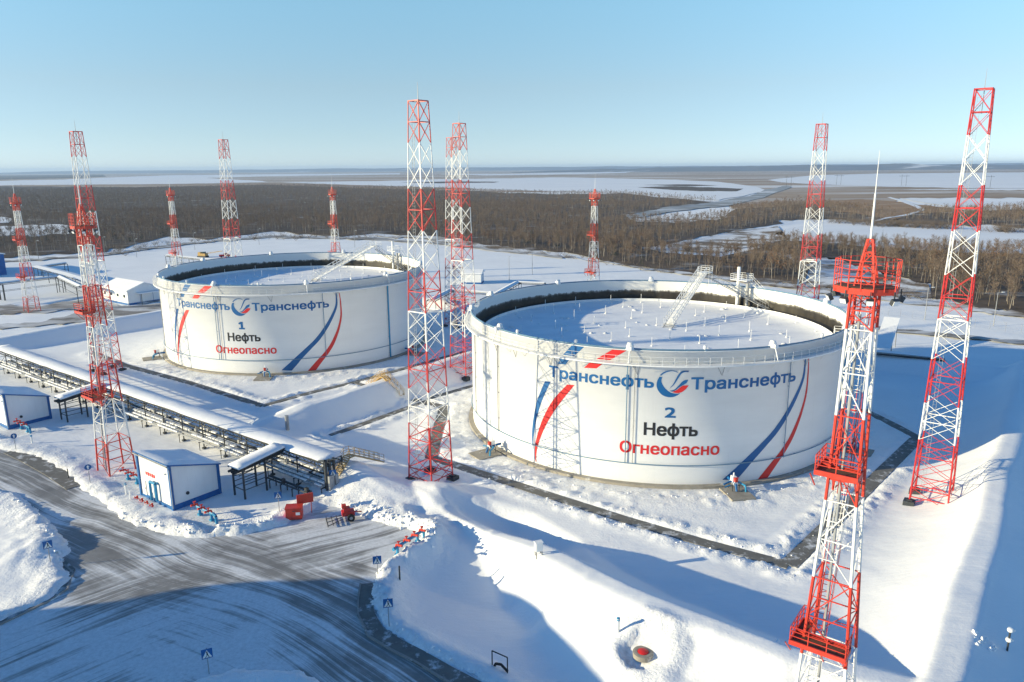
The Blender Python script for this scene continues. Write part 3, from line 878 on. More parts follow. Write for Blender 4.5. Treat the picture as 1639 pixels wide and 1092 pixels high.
    # caged inspection platforms at the rim
    def cage(name, th, r, z, a, b, h):
        q = MB(); q.box((0, 0, 0), (a, b, 0.1))
        for sx in (-1, 0, 1):
            for sy in (-1, 1):
                q.beam((sx * a / 2, sy * b / 2, 0), (sx * a / 2, sy * b / 2, h), 0.035)
        for f in (0.4, 0.7, 1.0):
            for sy in (-1, 1): q.beam((-a / 2, sy * b / 2, h * f), (a / 2, sy * b / 2, h * f), 0.03)
            for sx in (-1, 1): q.beam((sx * a / 2, -b / 2, h * f), (sx * a / 2, b / 2, h * f), 0.03)
        return q.build(name, M["white"], root, cyl_pt(th, z, r), rz=math.radians(th + 90))
    cage("inspection_platform", 176, TR - 0.3, 18.75, 1.8, 1.5, 1.4)
    cage("inspection_platform", -20, 28.9, ROOF_Z + 1.3, 2.2, 1.3, 1.3)
    # rolling ladder from the gauger's platform down onto the roof
    top = Vector((14.4, 24.3, 20.9)); foot = Vector((3.55, 3.5, ROOF_Z + 0.45))
    d = (foot - top).normalized(); sd = d.cross(Vector((0, 0, 1))).normalized(); up = sd.cross(d)
    m = MB(); L = (foot - top).length; n = 17
    for s in (-0.8, 0.8):
        a, b = top + sd * s, foot + sd * s
        m.beam(a, b, 0.10); m.beam(a + up * 1.3, b + up * 1.3, 0.075); m.beam(a + up * 0.65, b + up * 0.65, 0.04)
        for k in range(n + 1):
            p = a + d * (L * k / n); m.beam(p, p + up * 1.3, 0.05)
            if k < n: m.beam(p, p + d * (L / n) + up * 1.3, 0.04)
    for k in range(60):
        p = top + d * (L * (k + 0.5) / 60); m.beam(p - sd * 0.8, p + sd * 0.8, 0.06)
    m.build("rolling_ladder", M["white"], root)
    m = MB()
    for s in (-1.0, 1.0):
        m.beam(foot + sd * s * 0.8 - d * 1.2 - Vector((0, 0, .25)), foot + sd * s * 0.8 + d * 1.8 - Vector((0, 0, .3)), 0.08)
    m.beam(foot - sd * 1.0, foot + sd * 1.0, 0.09)
    for k in range(5): m.beam(foot + d * (k * 0.6 - 1.2) - sd * 0.9 - Vector((0, 0, .3)), foot + d * (k * 0.6 - 1.2) + sd * 0.9 - Vector((0, 0, .3)), 0.05)
    m.build("ladder_track", M["grey"], root)
    # landing where the ladder hangs, on posts over the rim
    m = MB()
    cx, cy = 15.2, 25.7
    rot = math.atan2(cy, cx)
    m.box((cx, cy, 20.9), (2.4, 2.4, 0.12), 0, rot)
    for sx in (-1.15, 1.15):
        for sy in (-1.15, 1.15):
            x = cx + sx * math.cos(rot) - sy * math.sin(rot); y = cy + sx * math.sin(rot) + sy * math.cos(rot)
            m.beam((x, y, 18.4), (x, y, 22.1), 0.06)
            for zf in (21.3, 21.7, 22.1):
                x2 = cx + sy * -1 * math.cos(rot) * 1 - sx * math.sin(rot); y2 = cy + sy * -1 * math.sin(rot) + sx * math.cos(rot)
                m.beam((x, y, zf), (x2, y2, zf), 0.035)
    m.build("ladder_landing", M["white"], root)
    # stairs inside the rim running right from the landing down the dark wall
    m = MB()
    for off in (-0.4, 0.4):
        a = Vector((*cyl_pt(58, 20.2, 28.9 + off)[:2], 20.2)); b = Vector((*cyl_pt(32, 15.4, 28.9 + off)[:2], 15.4))
        m.beam(a, b, 0.07); m.beam(a + Vector((0, 0, 1)), b + Vector((0, 0, 1)), 0.04)
        for k in range(12):
            p = a.lerp(b, k / 11); m.beam(p, p + Vector((0, 0, 1)), 0.03)
    for k in range(30):
        m.beam(Vector((*cyl_pt(58, 0, 28.5)[:2], 20.2)).lerp(Vector((*cyl_pt(32, 0, 28.5)[:2], 15.4)), k / 29), Vector((*cyl_pt(58, 0, 29.3)[:2], 20.2)).lerp(Vector((*cyl_pt(32, 0, 29.3)[:2], 15.4)), k / 29), 0.05)
    m.build("inner_stair", M["grey"], root)
    # gauge platform with its two guide poles
    m = MB(); px_, py_ = cyl_pt(45.5, 0, 29.3)[:2]; r2 = math.radians(45.5)
    m.beam((px_, py_, 14.4), (px_, py_, 22.6), 0.32, 0, 12, cap=True)
    m.build("gauge_pole", M["white"], root)
    m = MB(); px2, py2 = cyl_pt(41.5, 0, 29.3)[:2]; m.beam((px2, py2, 14.4), (px2, py2, 19.6), 0.30, 0, 12, cap=True); m.build("gauge_pole", M["grey"], root)
    m = MB(); cx, cy = cyl_pt(44.5, 0, 29.6)[:2]
    m.box((cx, cy, 20.1), (2.6, 3.4, 0.12), 0, r2)
    for sx in (-1.3, 0, 1.3):
        for sy in (-1.7, -0.6, 0.6, 1.7):
            if sx == 0 and abs(sy) < 1: continue
            x = cx + sx * math.cos(r2) - sy * math.sin(r2); y = cy + sx * math.sin(r2) + sy * math.cos(r2)
            m.beam((x, y, 20.1), (x, y, 21.3), 0.04)
    for z in (20.5, 20.9, 21.3):
        c4 = [(cx + sx * math.cos(r2) - sy * math.sin(r2), cy + sx * math.sin(r2) + sy * math.cos(r2), z) for sx, sy in ((-1.3, -1.7), (1.3, -1.7), (1.3, 1.7), (-1.3, 1.7))]
        for a, b in zip(c4, c4[1:] + c4[:1]): m.beam(a, b, 0.035)
    for off in (-0.4, 0.4):
        a = Vector((*cyl_pt(42, 0, 30.4 + off)[:2], 20.1)); b = Vector((*cyl_pt(35, 0, 30.9 + off)[:2], 16.95))
        m.beam(a, b, 0.06); m.beam(a + Vector((0, 0, 1)), b + Vector((0, 0, 1)), 0.04)
        for k in range(6): p = a.lerp(b, k / 5); m.beam(p, p + Vector((0, 0, 1)), 0.03)
    m.build("gauge_platform", M["white"], root)
    # small V-shaped hangers under the walkway
    for th in (-150, -141, -128.6, -126.5, -105.5, -85, -60):
        m = MB(); a = cyl_pt(th, 16.8, TR + .06); b = cyl_pt(th + 1.5, 15.3, TR + .06); c = cyl_pt(th + 2.2, 16.8, TR + .06)
        m.beam(a, b, 0.028); m.beam(b, c, 0.028); m.build("hanger", M["grey"], root)
    # lettering and emblem
    W_ = 0.034
    text_mesh("Транснефть", -127.6, -100.1, 13.66, 1.52, W_, "lettering", M["deco_blue"], root)
    text_mesh("Транснефть", -90.9, -62.0, 13.55, 1.55, W_, "lettering", M["deco_blue"], root)
    text_mesh("Нефть", -101.9, -88.9, 7.15, 1.68, W_, "lettering", M["deco_black"], root)
    text_mesh("Огнеопасно", -107.8, -83.1, 4.48, 1.58, W_ * 0.8, "lettering", M["deco_red"], root)
    if number == "2": text_mesh("2", -97.0, -94.5, 9.68, 1.4, W_, "number", M["deco_blue"], root)
    else: text_mesh("1", -96.9, -94.7, 9.68, 1.5, W_, "number", M["deco_blue"], root)
    e = wrap_outline("emblem", [SWOOSH], M["deco_blue"], root)
    wrap_outline("emblem_arc", [ARC], M["deco_blue"], e); wrap_outline("emblem_curve", [SCURVE], M["deco_blue"], e)
    wrap_outline("emblem_wing", [FLAGB], M["deco_blue"], e)
    wrap_outline("emblem_wing", [FLAGR], M["deco_red"], e)
    for st_ in STRIPES_BLUE: wrap_outline("stripe", [st_], M["deco_blue"], root)["label"] = "blue stripe painted on the shell"
    for st_ in STRIPES_RED: wrap_outline("stripe", [st_], M["deco_red"], root)["label"] = "red stripe painted on the shell"
    return root

tank2 = make_tank(T2, "nearer round white oil tank with number 2 in blue and open snowy floating roof", "2")
tank1 = make_tank(T1, "farther round white oil tank with number 1 in blue, left of the centre", "1")
# a third tank stands out of the frame on the left; its shadow falls over the road
t3c = (-17.0 - 81.6 * math.cos(SUN_AZ), 39.5 - 81.6 * math.sin(SUN_AZ))
t3 = thing("oil_tank", (*t3c, 0), "plain white oil tank out of frame, its shadow over the road", "oil tank")
m = MB(); m.lathe([(TR, -0.1), (TR, 18.6), (TR - .3, 18.6), (TR - .3, 15.0), (0.01, 14.6)], 120); m.build("shell", M["tank"], t3)
m = MB(); m.lathe([(TR + .004, 16.9), (31.45, 16.9), (31.45, 16.72), (TR + .004, 16.72)], 120); m.build("walkway", M["white"], t3)
EXTRA_TANK = t3

# valve groups at the foot of the tanks, each on its concrete slab
def valve_group(name, loc, rz, label, red_heavy=False):
    z = 0.05
    t = thing(name, (loc[0], loc[1], z), label, "valve station", "valve stations at the tank feet", rz)
    m = MB(); m.box((0, -2.4, 0.05), (4.2, 5.0, 0.5)); m.build("slab", M["pad"], t)
    m = MB(); m.beam((0, 1.2, 1.5), (0, -1.6, 1.5), 0.24, 0, 12, cap=True); m.beam((0, -1.6, 1.5), (0, -2.1, 0.4), 0.2, 0, 12)
    m.beam((-0.1, -0.2, 1.5), (-1.6, -0.5, 1.1), 0.15, 0, 10, cap=True)
    m.build("nozzle_pipe", M["deco_blue"], t)
    m = MB()
    for y in (-0.2, -1.0, -1.5): m.beam((0, y, 1.5), (0, y - 0.12, 1.5), 0.42, 0, 14, cap=True)
    m.box((0, -0.75, 2.2), (0.7, 0.9, 0.8)); m.beam((0, -0.75, 2.6), (0, -0.75, 3.2), 0.12, 0, 8, cap=True)
    m.build("valve_body", M["lamp"], t)
    m = MB(); m.lathe([(0.36, 0), (0.42, 0.06), (0.36, 0.12), (0.3, 0.06), (0.36, 0)], 14, c=(0, 0)); m.beam((0, -0.1, 0.06), (0, 0.35, 0.06), 0.1); m.beam((-0.36, 0, 0.06), (0.36, 0, 0.06), 0.05)
    m.box((0.0, 0.0, -0.35), (0.5, 0.5, 0.5)); m.build("hand_wheel", M["orange"], t, (0.1, -1.4, 2.4))
    m = MB(); m.beam((0.9, -1.0, 1.5), (1.5, -2.2, 1.3), 0.16, 0, 8); m.beam((1.5, -2.2, 1.3), (1.55, -2.3, 0.2), 0.16, 0, 8); m.beam((0.3, -1.0, 1.4), (0.9, -1.0, 1.5), 0.16, 0, 8)
    m.beam((-0.8, -1.2, 1.2), (-1.9, -1.6, 1.1), 0.12, 0, 8)
    m.build("branch_pipe", M["pipe_blue"], t)
    for x in (-0.6, 0.6):
        for y in (-0.4, -1.7): m = MB(); m.beam((x, y, 0.25), (x, y, 1.35), 0.06); m.build("leg", M["steel"], t)
    t.scale = (0.78, 0.78, 0.78)
    return t
v0 = None
for c, th, lab in ((T2, -80.5, "blue and white valve group at the foot of tank number 2, beside the blue stripe"), (T2, -146, "valve group on its slab at the left foot of tank number 2"),
               (T2, -34, "dark valve group in shade at the right foot of tank number 2"), (T1, -87, "valve group on a slab at the front foot of tank number 1"),
               (T1, -150, "valve group at the left foot of tank number 1"), (T1, -25, "valve group with red parts at the right foot of tank number 1")):
    x, y = c[0] + 31.6 * math.cos(math.radians(th)), c[1] + 31.6 * math.sin(math.radians(th))
    if v0 is None: v0 = valve_group("valve_station", (x, y), math.radians(th + 90), lab)
    else: dup(v0, (x, y, 0.05), lab, rz=math.radians(th + 90))

# ------------------------------------------------------------------ masts
BANDS = [0, 8.44, 13.15, 18.6, 23.5, 28.7, 33.76, 38.94, 44.43, 49.34]
def make_lightning_mast():
    root = thing("lightning_mast", (0, 0, 0), "x", "lightning mast", "lattice lightning masts round the tanks", YARD_ROT)
    H = BANDS[-1]; hw = lambda z: 2.1 + (0.86 - 2.1) * (z / H)
    nodes = [0]; col = []
    for k in range(9):
        a, b = BANDS[k], BANDS[k + 1]; n = 4 if k == 0 else 2
        for i in range(n): nodes.append(a + (b - a) * (i + 1) / n); col.append(k % 2)
    C4 = ((-1, -1), (1, -1), (1, 1), (-1, 1))
    P = lambda c, z: (C4[c][0] * hw(z), C4[c][1] * hw(z), z)
    for c in range(4):
        m = MB()
        for i, cm in enumerate(col): m.beam(P(c, nodes[i]), P(c, nodes[i + 1]), 0.105 - 0.035 * i / len(col), cm, 6)
        m.build("leg", [M["red"], M["mast_white"]], root)
        m = MB(); x, y, _ = P(c, 0); m.box((x, y, 0.05), (1.25, 1.25, 0.7)); m.box((x, y, 0.47), (0.7, 0.7, 0.14)); m.build("footing", M["steel"], root)
    m = MB()
    for i, cm in enumerate(col):
        a, b = nodes[i], nodes[i + 1]
        for c in range(4):
            d = (c + 1) % 4
            m.beam(P(c, a), P(d, b), 0.04, cm); m.beam(P(d, a), P(c, b), 0.04, cm)
        if i in (0, 4, 6, 10, 14, 18) or i == 2:
            for c in range(4): m.beam(P(c, b), P((c + 1) % 4, b), 0.07, cm)
        if i == 9:
            for c in range(4): m.beam(P(c, b), P((c + 1) % 4, b), 0.10, cm)
            m.beam(P(0, b), P(2, b), 0.06, cm); m.beam(P(1, b), P(3, b), 0.06, cm)
    for c in range(4): m.beam(P(c, 0.9), P((c + 1) % 4, 0.9), 0.07, 0)
    for c in range(4): m.beam(P(c, H), P((c + 1) % 4, H), 0.09, 0)
    m.build("bracing", [M["red"], M["mast_white"]], root)
    m = MB(); m.beam((0, 0, H - 2.6), (0, 0, H + 0.2), 0.06); m.beam((0, 0, H + .2), (0, 0, H + 2.2), 0.05, w1=0.018); m.beam((-.8, 0, H), (.8, 0, H), 0.05); m.build("lightning_rod", M["grey"], root)
    m = MB()
    for s in (-0.18, 0.18): m.beam((s - 0.9, -hw(0) + 0.3, 0.5), (s - 0.3, -hw(H) + 0.25, H - 0.5), 0.022)
    for k in range(120):
        t = k / 120; y = -hw(0) + 0.3 + (-hw(H) + 0.25 + hw(0) - 0.3) * t; x = -0.9 + 0.6 * t; z = 0.5 + (H - 1) * t
        m.beam((x - 0.18, y, z), (x + 0.18, y, z), 0.016)
    m.build("climbing_ladder", M["grey"], root)
    return root

LM = [((690, 771), None, "red and white lattice mast standing left of tank number 2, in front"), ((1489, 807), None, "red and white lattice mast on the right, on the bright snow by the berm"),
      ((744, 604), None, "lattice mast between the two tanks, close behind the left edge of tank number 2"), (None, (722, 220), "thin lattice mast just behind another one, between the two tanks"),
      (None, (1316, 198), "lattice mast behind the right part of tank number 2"), (None, (357, 224), "lattice mast behind tank number 1"), (None, (121, 210), "lattice mast at the left, behind the covered pipe rack")]
def top_base(px, py, H):
    return at(px, py, H)
lm = make_lightning_mast(); MAST_XY = []
for k, (b, t, lab) in enumerate(LM):
    x, y = at(*b) if b else top_base(*t, BANDS[-1])
    MAST_XY.append((x, y))
    z = max(hgt(x, y) - 0.1, -0.1) if k != 1 else hgt(x, y) - 0.35
    z = min(z, 0.5)
    if k == 0: lm.location = (x, y, z); lm["label"] = lab
    else: dup(lm, (x, y, z), lab)

FB = [(0, 4.9, 0), (4.9, 10.2, 1), (10.2, 15.8, 0), (15.8, 21.1, 1), (21.1, 26.7, 0), (26.7, 32.1, 1), (32.1, 36, 0)]
def make_flood_mast():
    root = thing("floodlight_mast", (0, 0, 0), "x", "floodlight mast", "floodlight masts with red platforms", YARD_ROT)
    H = 34.4; hw = lambda z: float(np.interp(z, [0, 11.4, 22, 33, 35], [1.8, 1.32, 0.86, 0.68, 0.66]))
    C4 = ((-1, -1), (1, -1), (1, 1), (-1, 1))
    P = lambda c, z: (C4[c][0] * hw(z), C4[c][1] * hw(z), z)
    mats = [M["orange"], M["mast_white"]]
    nodes = [(0, 0)]; col = []
    for a, b, cm in FB:
        b = min(b, H); n = 2
        for i in range(n): nodes.append((a + (b - a) * (i + 1) / n, cm)); col.append(cm)
    zs = [q[0] for q in nodes]
    for c in range(4):
        m = MB()
        for i, cm in enumerate(col): m.beam(P(c, zs[i]), P(c, zs[i + 1]), 0.115 - 0.025 * i / len(col), cm, 6)
        m.build("leg", mats, root)
    m = MB()
    for i, cm in enumerate(col):
        a, b = zs[i], zs[i + 1]
        for c in range(4):
            d = (c + 1) % 4
            if (i + c) % 2: m.beam(P(c, a), P(d, b), 0.042, cm)
            else: m.beam(P(d, a), P(c, b), 0.042, cm)
            if b > 24: m.beam(P(c, b), P(d, a), 0.035, cm)
            m.beam(P(c, b), P(d, b), 0.05, cm)
            mid = [(P(c, (a + b) / 2)[k] + P(d, (a + b) / 2)[k]) / 2 for k in range(3)]
            m.beam(P(c, (a + b) / 2), mid, 0.035, cm)
    m.build("bracing", mats, root)
    # climbing shaft with ladder and safety cage inside the left legs
    m = MB()
    def colz(z):
        for a, b, cm in FB:
            if z < b: return cm
        return 0
    def lad(z):
        t = z / H; return (-(hw(z) - 0.75), -(hw(z) - 0.7))
    dz = 0.42; n = int(34 / dz)
    for k in range(n):
        z = 0.4 + k * dz; x, y = lad(z); x2, y2 = lad(z + dz); cm = colz(z)
        for s in (-0.28, 0.28): m.beam((x + s, y, z), (x2 + s, y2, z + dz), 0.035, cm)
        m.beam((x - 0.28, y, z), (x + 0.28, y, z), 0.022, cm)
        if k % 3 == 0:
            pts = [(x + 0.45 * math.cos(t), y + 0.62 * math.sin(t), z) for t in np.linspace(0, math.pi, 6)]
            for a, b in zip(pts[:-1], pts[1:]): m.beam(a, b, 0.026, cm)
    for t in np.linspace(0, math.pi, 5):
        for k in range(0, n, 6):
            z = 0.4 + k * dz; z2 = min(z + 6 * dz, 34); x, y = lad(z); x2, y2 = lad(z2)
            m.beam((x + .45 * math.cos(t), y + .62 * math.sin(t), z), (x2 + .45 * math.cos(t), y2 + .62 * math.sin(t), z2), 0.02, colz(z))
    m.build("caged_ladder", mats, root)
    # cable trunk
    m = MB(); m.beam((-(hw(0) - 1.5), -(hw(0) - .5), 0.3), (-0.1, -(hw(33) - .3), 33), 0.09, 0, 6); m.build("cable_trunk", M["grey"], root)
    def deck(z, x0, x1, y0, y1, name="platform", h=1.15, sides="snew"):
        m = MB()
        m.box(((x0 + x1) / 2, (y0 + y1) / 2, z), (x1 - x0 - 0.1, y1 - y0 - 0.1, 0.06), 1)
        for (a, b) in (((x0, y0), (x1, y0)), ((x1, y0), (x1, y1)), ((x1, y1), (x0, y1)), ((x0, y1), (x0, y0))):
            m.box(((a[0] + b[0]) / 2, (a[1] + b[1]) / 2, z + 0.02), (abs(b[0] - a[0]) + 0.1, abs(b[1] - a[1]) + 0.1, 0.32), 0)
        p = m.build(name, [M["orange"], M["rust"]], root)
        m = MB(); c4 = {"s": ((x0, y0), (x1, y0)), "e": ((x1, y0), (x1, y1)), "n": ((x1, y1), (x0, y1)), "w": ((x0, y1), (x0, y0))}
        for sd in sides:
            a, b = c4[sd]; n = max(2, int(round(math.dist(a, b) / 1.0)))
            for k in range(n + 1):
                x, y = a[0] + (b[0] - a[0]) * k / n, a[1] + (b[1] - a[1]) * k / n
                m.beam((x, y, z), (x, y, z + h), 0.04)
            for f in (0.45, 0.75, 1.0): m.beam((*a, z + h * f), (*b, z + h * f), 0.032)
        m.build("railing", M["orange"], p)
        return p
    for z in (11.4, 23.2):
        q = hw(z)
        deck(z, -q - 0.6, q + 0.15, -q - 1.15, -q + 0.25, sides="swe")
        deck(z + 0.004, -q - 0.6, -q + 0.15, -q + 0.35, q * 0.4, sides="wn")
        m = MB()
        for x in (-q - .9, 0, q): m.beam((x, -q - 1.0, z - .2), (x * 0.95, -q, z - 1.3), 0.05)
        m.beam((-q, -q, z - 0.6), (q, -q, z - 0.6), 0.07); m.build("strut", M["orange"], root)
    z = 34.5
    m = MB()
    oct_ = [(1.68 * math.cos(t) * 1.08, 1.4 * math.sin(t) * 1.08) for t in np.radians(np.arange(22.5, 360, 45))]
    m.prism(oct_, z - 0.2, z + 0.15, 0)
    m.prism([(x * .93, y * .93) for x, y in oct_], z + 0.15, z + 0.19, 1)
    p = m.build("top_platform", [M["orange"], M["rust"]], root)
    m = MB()
    for i in range(8):
        a, b = oct_[i], oct_[(i + 1) % 8]
        for k in (0, 0.5):
            x, y = a[0] + (b[0] - a[0]) * k, a[1] + (b[1] - a[1]) * k; m.beam((x, y, z), (x, y, z + 1.75), 0.036)
        for f in (0.45, 0.85, 1.25, 1.75): m.beam((*a, z + f), (*b, z + f), 0.026)
    m.build("railing", M["orange"], p)
    m = MB()
    for c in range(4):
        m.beam((C4[c][0] * 0.6, C4[c][1] * 0.6, 34.3), (C4[c][0] * 0.14, C4[c][1] * 0.14, 37.4), 0.07)
        for k in range(4):
            t0, t1 = k / 4, (k + 1) / 4; d = (c + 1) % 4
            w0, w1 = 0.6 - 0.46 * t0, 0.6 - 0.46 * t1
            m.beam((C4[c][0] * w0, C4[c][1] * w0, 34.3 + 3.1 * t0), (C4[d][0] * w1, C4[d][1] * w1, 34.3 + 3.1 * t1), 0.04)
            m.beam((C4[c][0] * w1, C4[c][1] * w1, 34.3 + 3.1 * t1), (C4[d][0] * w1, C4[d][1] * w1, 34.3 + 3.1 * t1), 0.04)
    m.build("spire", M["orange"], root)
    m = MB(); m.beam((0, 0, 37.2), (0, 0, 40.0), 0.07, w1=0.055, n=6); m.beam((0, 0, 40.0), (0, 0, 42.4), 0.035, w1=0.012, n=6); m.build("lightning_rod", M["mast_white"], root)
    for k, (x, y, yaw) in enumerate(((-1.75, -.9, 215), (-.8, -1.5, 250), (1.75, -.8, 320), (1.85, 0.7, 20), (-1.8, .8, 150), (0.6, -1.55, 280))):
        m = MB(); m.box((0, 0, 0), (0.24, 0.42, 0.34)); m.beam((-0.1, 0, 0.1), (-0.3, 0, 0.5), 0.04)
        fl = m.build("floodlight", M["steel"], root, (x, y, z - 0.55)); fl.rotation_euler = (0, math.radians(25), math.radians(yaw))
        m = MB(); m.box((0.135, 0, 0), (0.03, 0.36, 0.28)); m.build("lens", M["lamp"], fl)
    return root
fm = make_flood_mast()
FM = [(uv2xy(-9.3, 47.3), 1.0, "large floodlight mast with red platforms, nearest, at the right in the foreground"), (at(187, 752), 1.0, "floodlight mast at the left beside the road and the pipe rack"),
      (top_base(25, 325, 32.6), 0.945, "floodlight mast at the far left edge, by the bent pipe rack"), (top_base(273, 312, 32.6), 0.945, "far floodlight mast beyond the yellow machine, behind tank number 1 to its left"),
      (top_base(532, 311, 32.6), 0.945, "far floodlight mast sticking up behind the rim of tank number 1"), (top_base(952, 318, 32.6), 0.945, "far floodlight mast sticking up behind the rim of tank number 2")]
for k, ((x, y), sc, lab) in enumerate(FM):
    MAST_XY.append((x, y)); z = min(max(hgt(x, y) - 0.1, -0.1), 0.4)
    if k == 0: fm.location = (x, y, 0.0); fm["label"] = lab
    else: dup(fm, (x, y, z), lab, scale=sc if sc != 1 else None)

# ------------------------------------------------------------------ pipe rack along the road, with its snow-covered roof
def U3(u, v, z): return (*uv2xy(u, v), z)

def pipe_rack(u0, u1, v0, width, z, label, low=True, step=5.8):
    root = thing("pipe_rack", (*uv2xy(u1, v0), 0), label, "pipe rack", None, YARD_ROT)
    L = u1 - u0; n = int(round(L / step))
    X = lambda k: -L + L * k / n
    m = MB(); nn = int(L / 1.2)
    for i in range(nn + 1):
        x = -L + L * i / nn
        for j, (y, zz) in enumerate(((-0.15, z + 0.05), (0.05, z + 0.22), (width * 0.5, z + 0.34), (width - 0.1, z + 0.24), (width + 0.12, z + 0.05))):
            m.v.append((x, y + 0.12 * (float(vnoise(np.array(i * 0.35), np.array(j * 3.1), 5)) - 0.5), zz + 0.12 * (float(vnoise(np.array(i * 0.5), np.array(j * 1.7), 6)) - .5)))
    for i in range(nn):
        for j in range(4): m.f.append((i * 5 + j, (i + 1) * 5 + j, (i + 1) * 5 + j + 1, i * 5 + j + 1)); m.m.append(0)
    m.f += [(0, 1, 2, 3, 4), tuple(nn * 5 + j for j in (4, 3, 2, 1, 0))]; m.m += [0, 0]
    m.build("snow_on_roof", M["cover"], root, smooth=True)
    m = MB(); m.box((-L / 2, width / 2, z - 0.02), (L, width + 0.1, 0.08)); m.build("roof_deck", M["roofgrey"], root)
    m = MB()
    for zz in (z - 0.25, z - 0.75):
        for y in (0.05, width - 0.05): m.beam((-L, y, zz), (0, y, zz), 0.09)
    nb = int(L / 1.45)
    for i in range(nb):
        a = -L + L * i / nb; b = -L + L * (i + 1) / nb
        m.beam((a, 0.05, z - 0.25), ((a + b) / 2, 0.05, z - 0.75), 0.04); m.beam(((a + b) / 2, 0.05, z - 0.75), (b, 0.05, z - 0.25), 0.04)
    for k in range(n + 1):
        m.beam((X(k), 0, z - .75), (X(k), width, z - .75), 0.08)
    m.build("truss", M["steel"], root)
    for y, r, zz, mt in ((0.6, 0.16, z - 0.5, "steel"), (1.1, 0.12, z - 0.52, "grey"), (1.7, 0.2, z - 0.48, "grey")):
        m = MB(); m.beam((-L, y, zz), (0, y, zz), r, 0, 8, cap=True); m.build("pipe", M[mt], root)
    for k in range(n + 1):
        for y in (0.12, width - 0.12):
            m = MB(); m.beam((X(k), y, -0.3), (X(k), y, z - 0.1), 0.10); m.box((X(k), y, 0.1), (0.5, 0.5, 0.35)); m.build("post", M["steel"], root)
    if low:
        for k in range(n + 1):
            m = MB(); m.beam((X(k), -0.7, 1.25), (X(k), width, 1.25), 0.09); m.beam((X(k), 0.1, 2.6), (X(k), width, 2.6), 0.05)
            m.beam((X(k), -0.6, 0), (X(k), -0.6, 1.3), 0.06); m.build("cross_beam", M["steel"], root)
        for y, r, zz in ((-0.5, 0.13, 1.45), (0.15, 0.2, 1.52), (0.85, 0.24, 1.58), (1.6, 0.17, 1.5), (2.5, 0.22, 1.55)):
            m = MB(); m.beam((-L, y, zz), (0, y, zz), r, 0, 8, cap=True); nn2 = int(L / 1.5)
            for i in range(nn2):
                if float(vnoise(np.array(i * 0.7), np.array(y * 7), 8)) > 0.38:
                    a = -L + L * i / nn2; m.box((a + 0.75, y, zz + r + 0.06), (1.3, r * 1.9, 0.16), 1)
            m.build("pipe", [M["grey"] if y in (-0.5, 0.15, 0.85) else M["steel"], M["cover"]], root)
        for k in range(0, n, 2):
            m = MB(); m.beam((X(k), 0.1, 0.2), (X(k + 1), 0.1, z - .8), 0.045); m.build("brace", M["steel"], root)
        m = MB(); rg = np.random.default_rng(3)
        for k in range(26):
            x = -L * rg.uniform(0, 1); y = rg.uniform(0.2, 3.6); m.box((x, y, 1.9), (0.5, 0.4, 0.6)); m.beam((x, y, 1.5), (x, y, 2.6), 0.06)
        m.build("valve_cluster", M["grey"], root)
    return root
pipe_rack(-182, -73.5, 57.2, 3.1, 4.7, "long covered pipe rack under snow, running diagonally along the road")
# riser at the end of the rack
t = thing("pipe_riser", U3(-73.3, 57.2, 0), "dark upright pipes and posts at the front end of the long rack", "pipes", None, YARD_ROT)
m = MB()
for y in (0.1, 0.7, 1.4): m.beam((0.1, y, 0), (0.1, y, 5.0), 0.19, 0, 8, cap=True)
m.beam((0.1, 0, 5.0), (-1.4, 0, 4.6), 0.16, 0, 8); m.build("riser", M["steel"], t)
m = MB(); m.box((0.5, 0.5, 1.6), (0.35, 0.8, 2.6)); m.box((0.6, 1.3, 2.2), (0.3, 0.5, 1.5)); m.build("cabinet", M["grey"], t)
m = MB(); m.beam((0, 0.3, 5.0), (2.1, 0.6, 5.5), 0.05); m.beam((0, 0.3, 4.7), (1.5, -0.2, 5.1), 0.05); m.build("bracket", M["steel"], t)

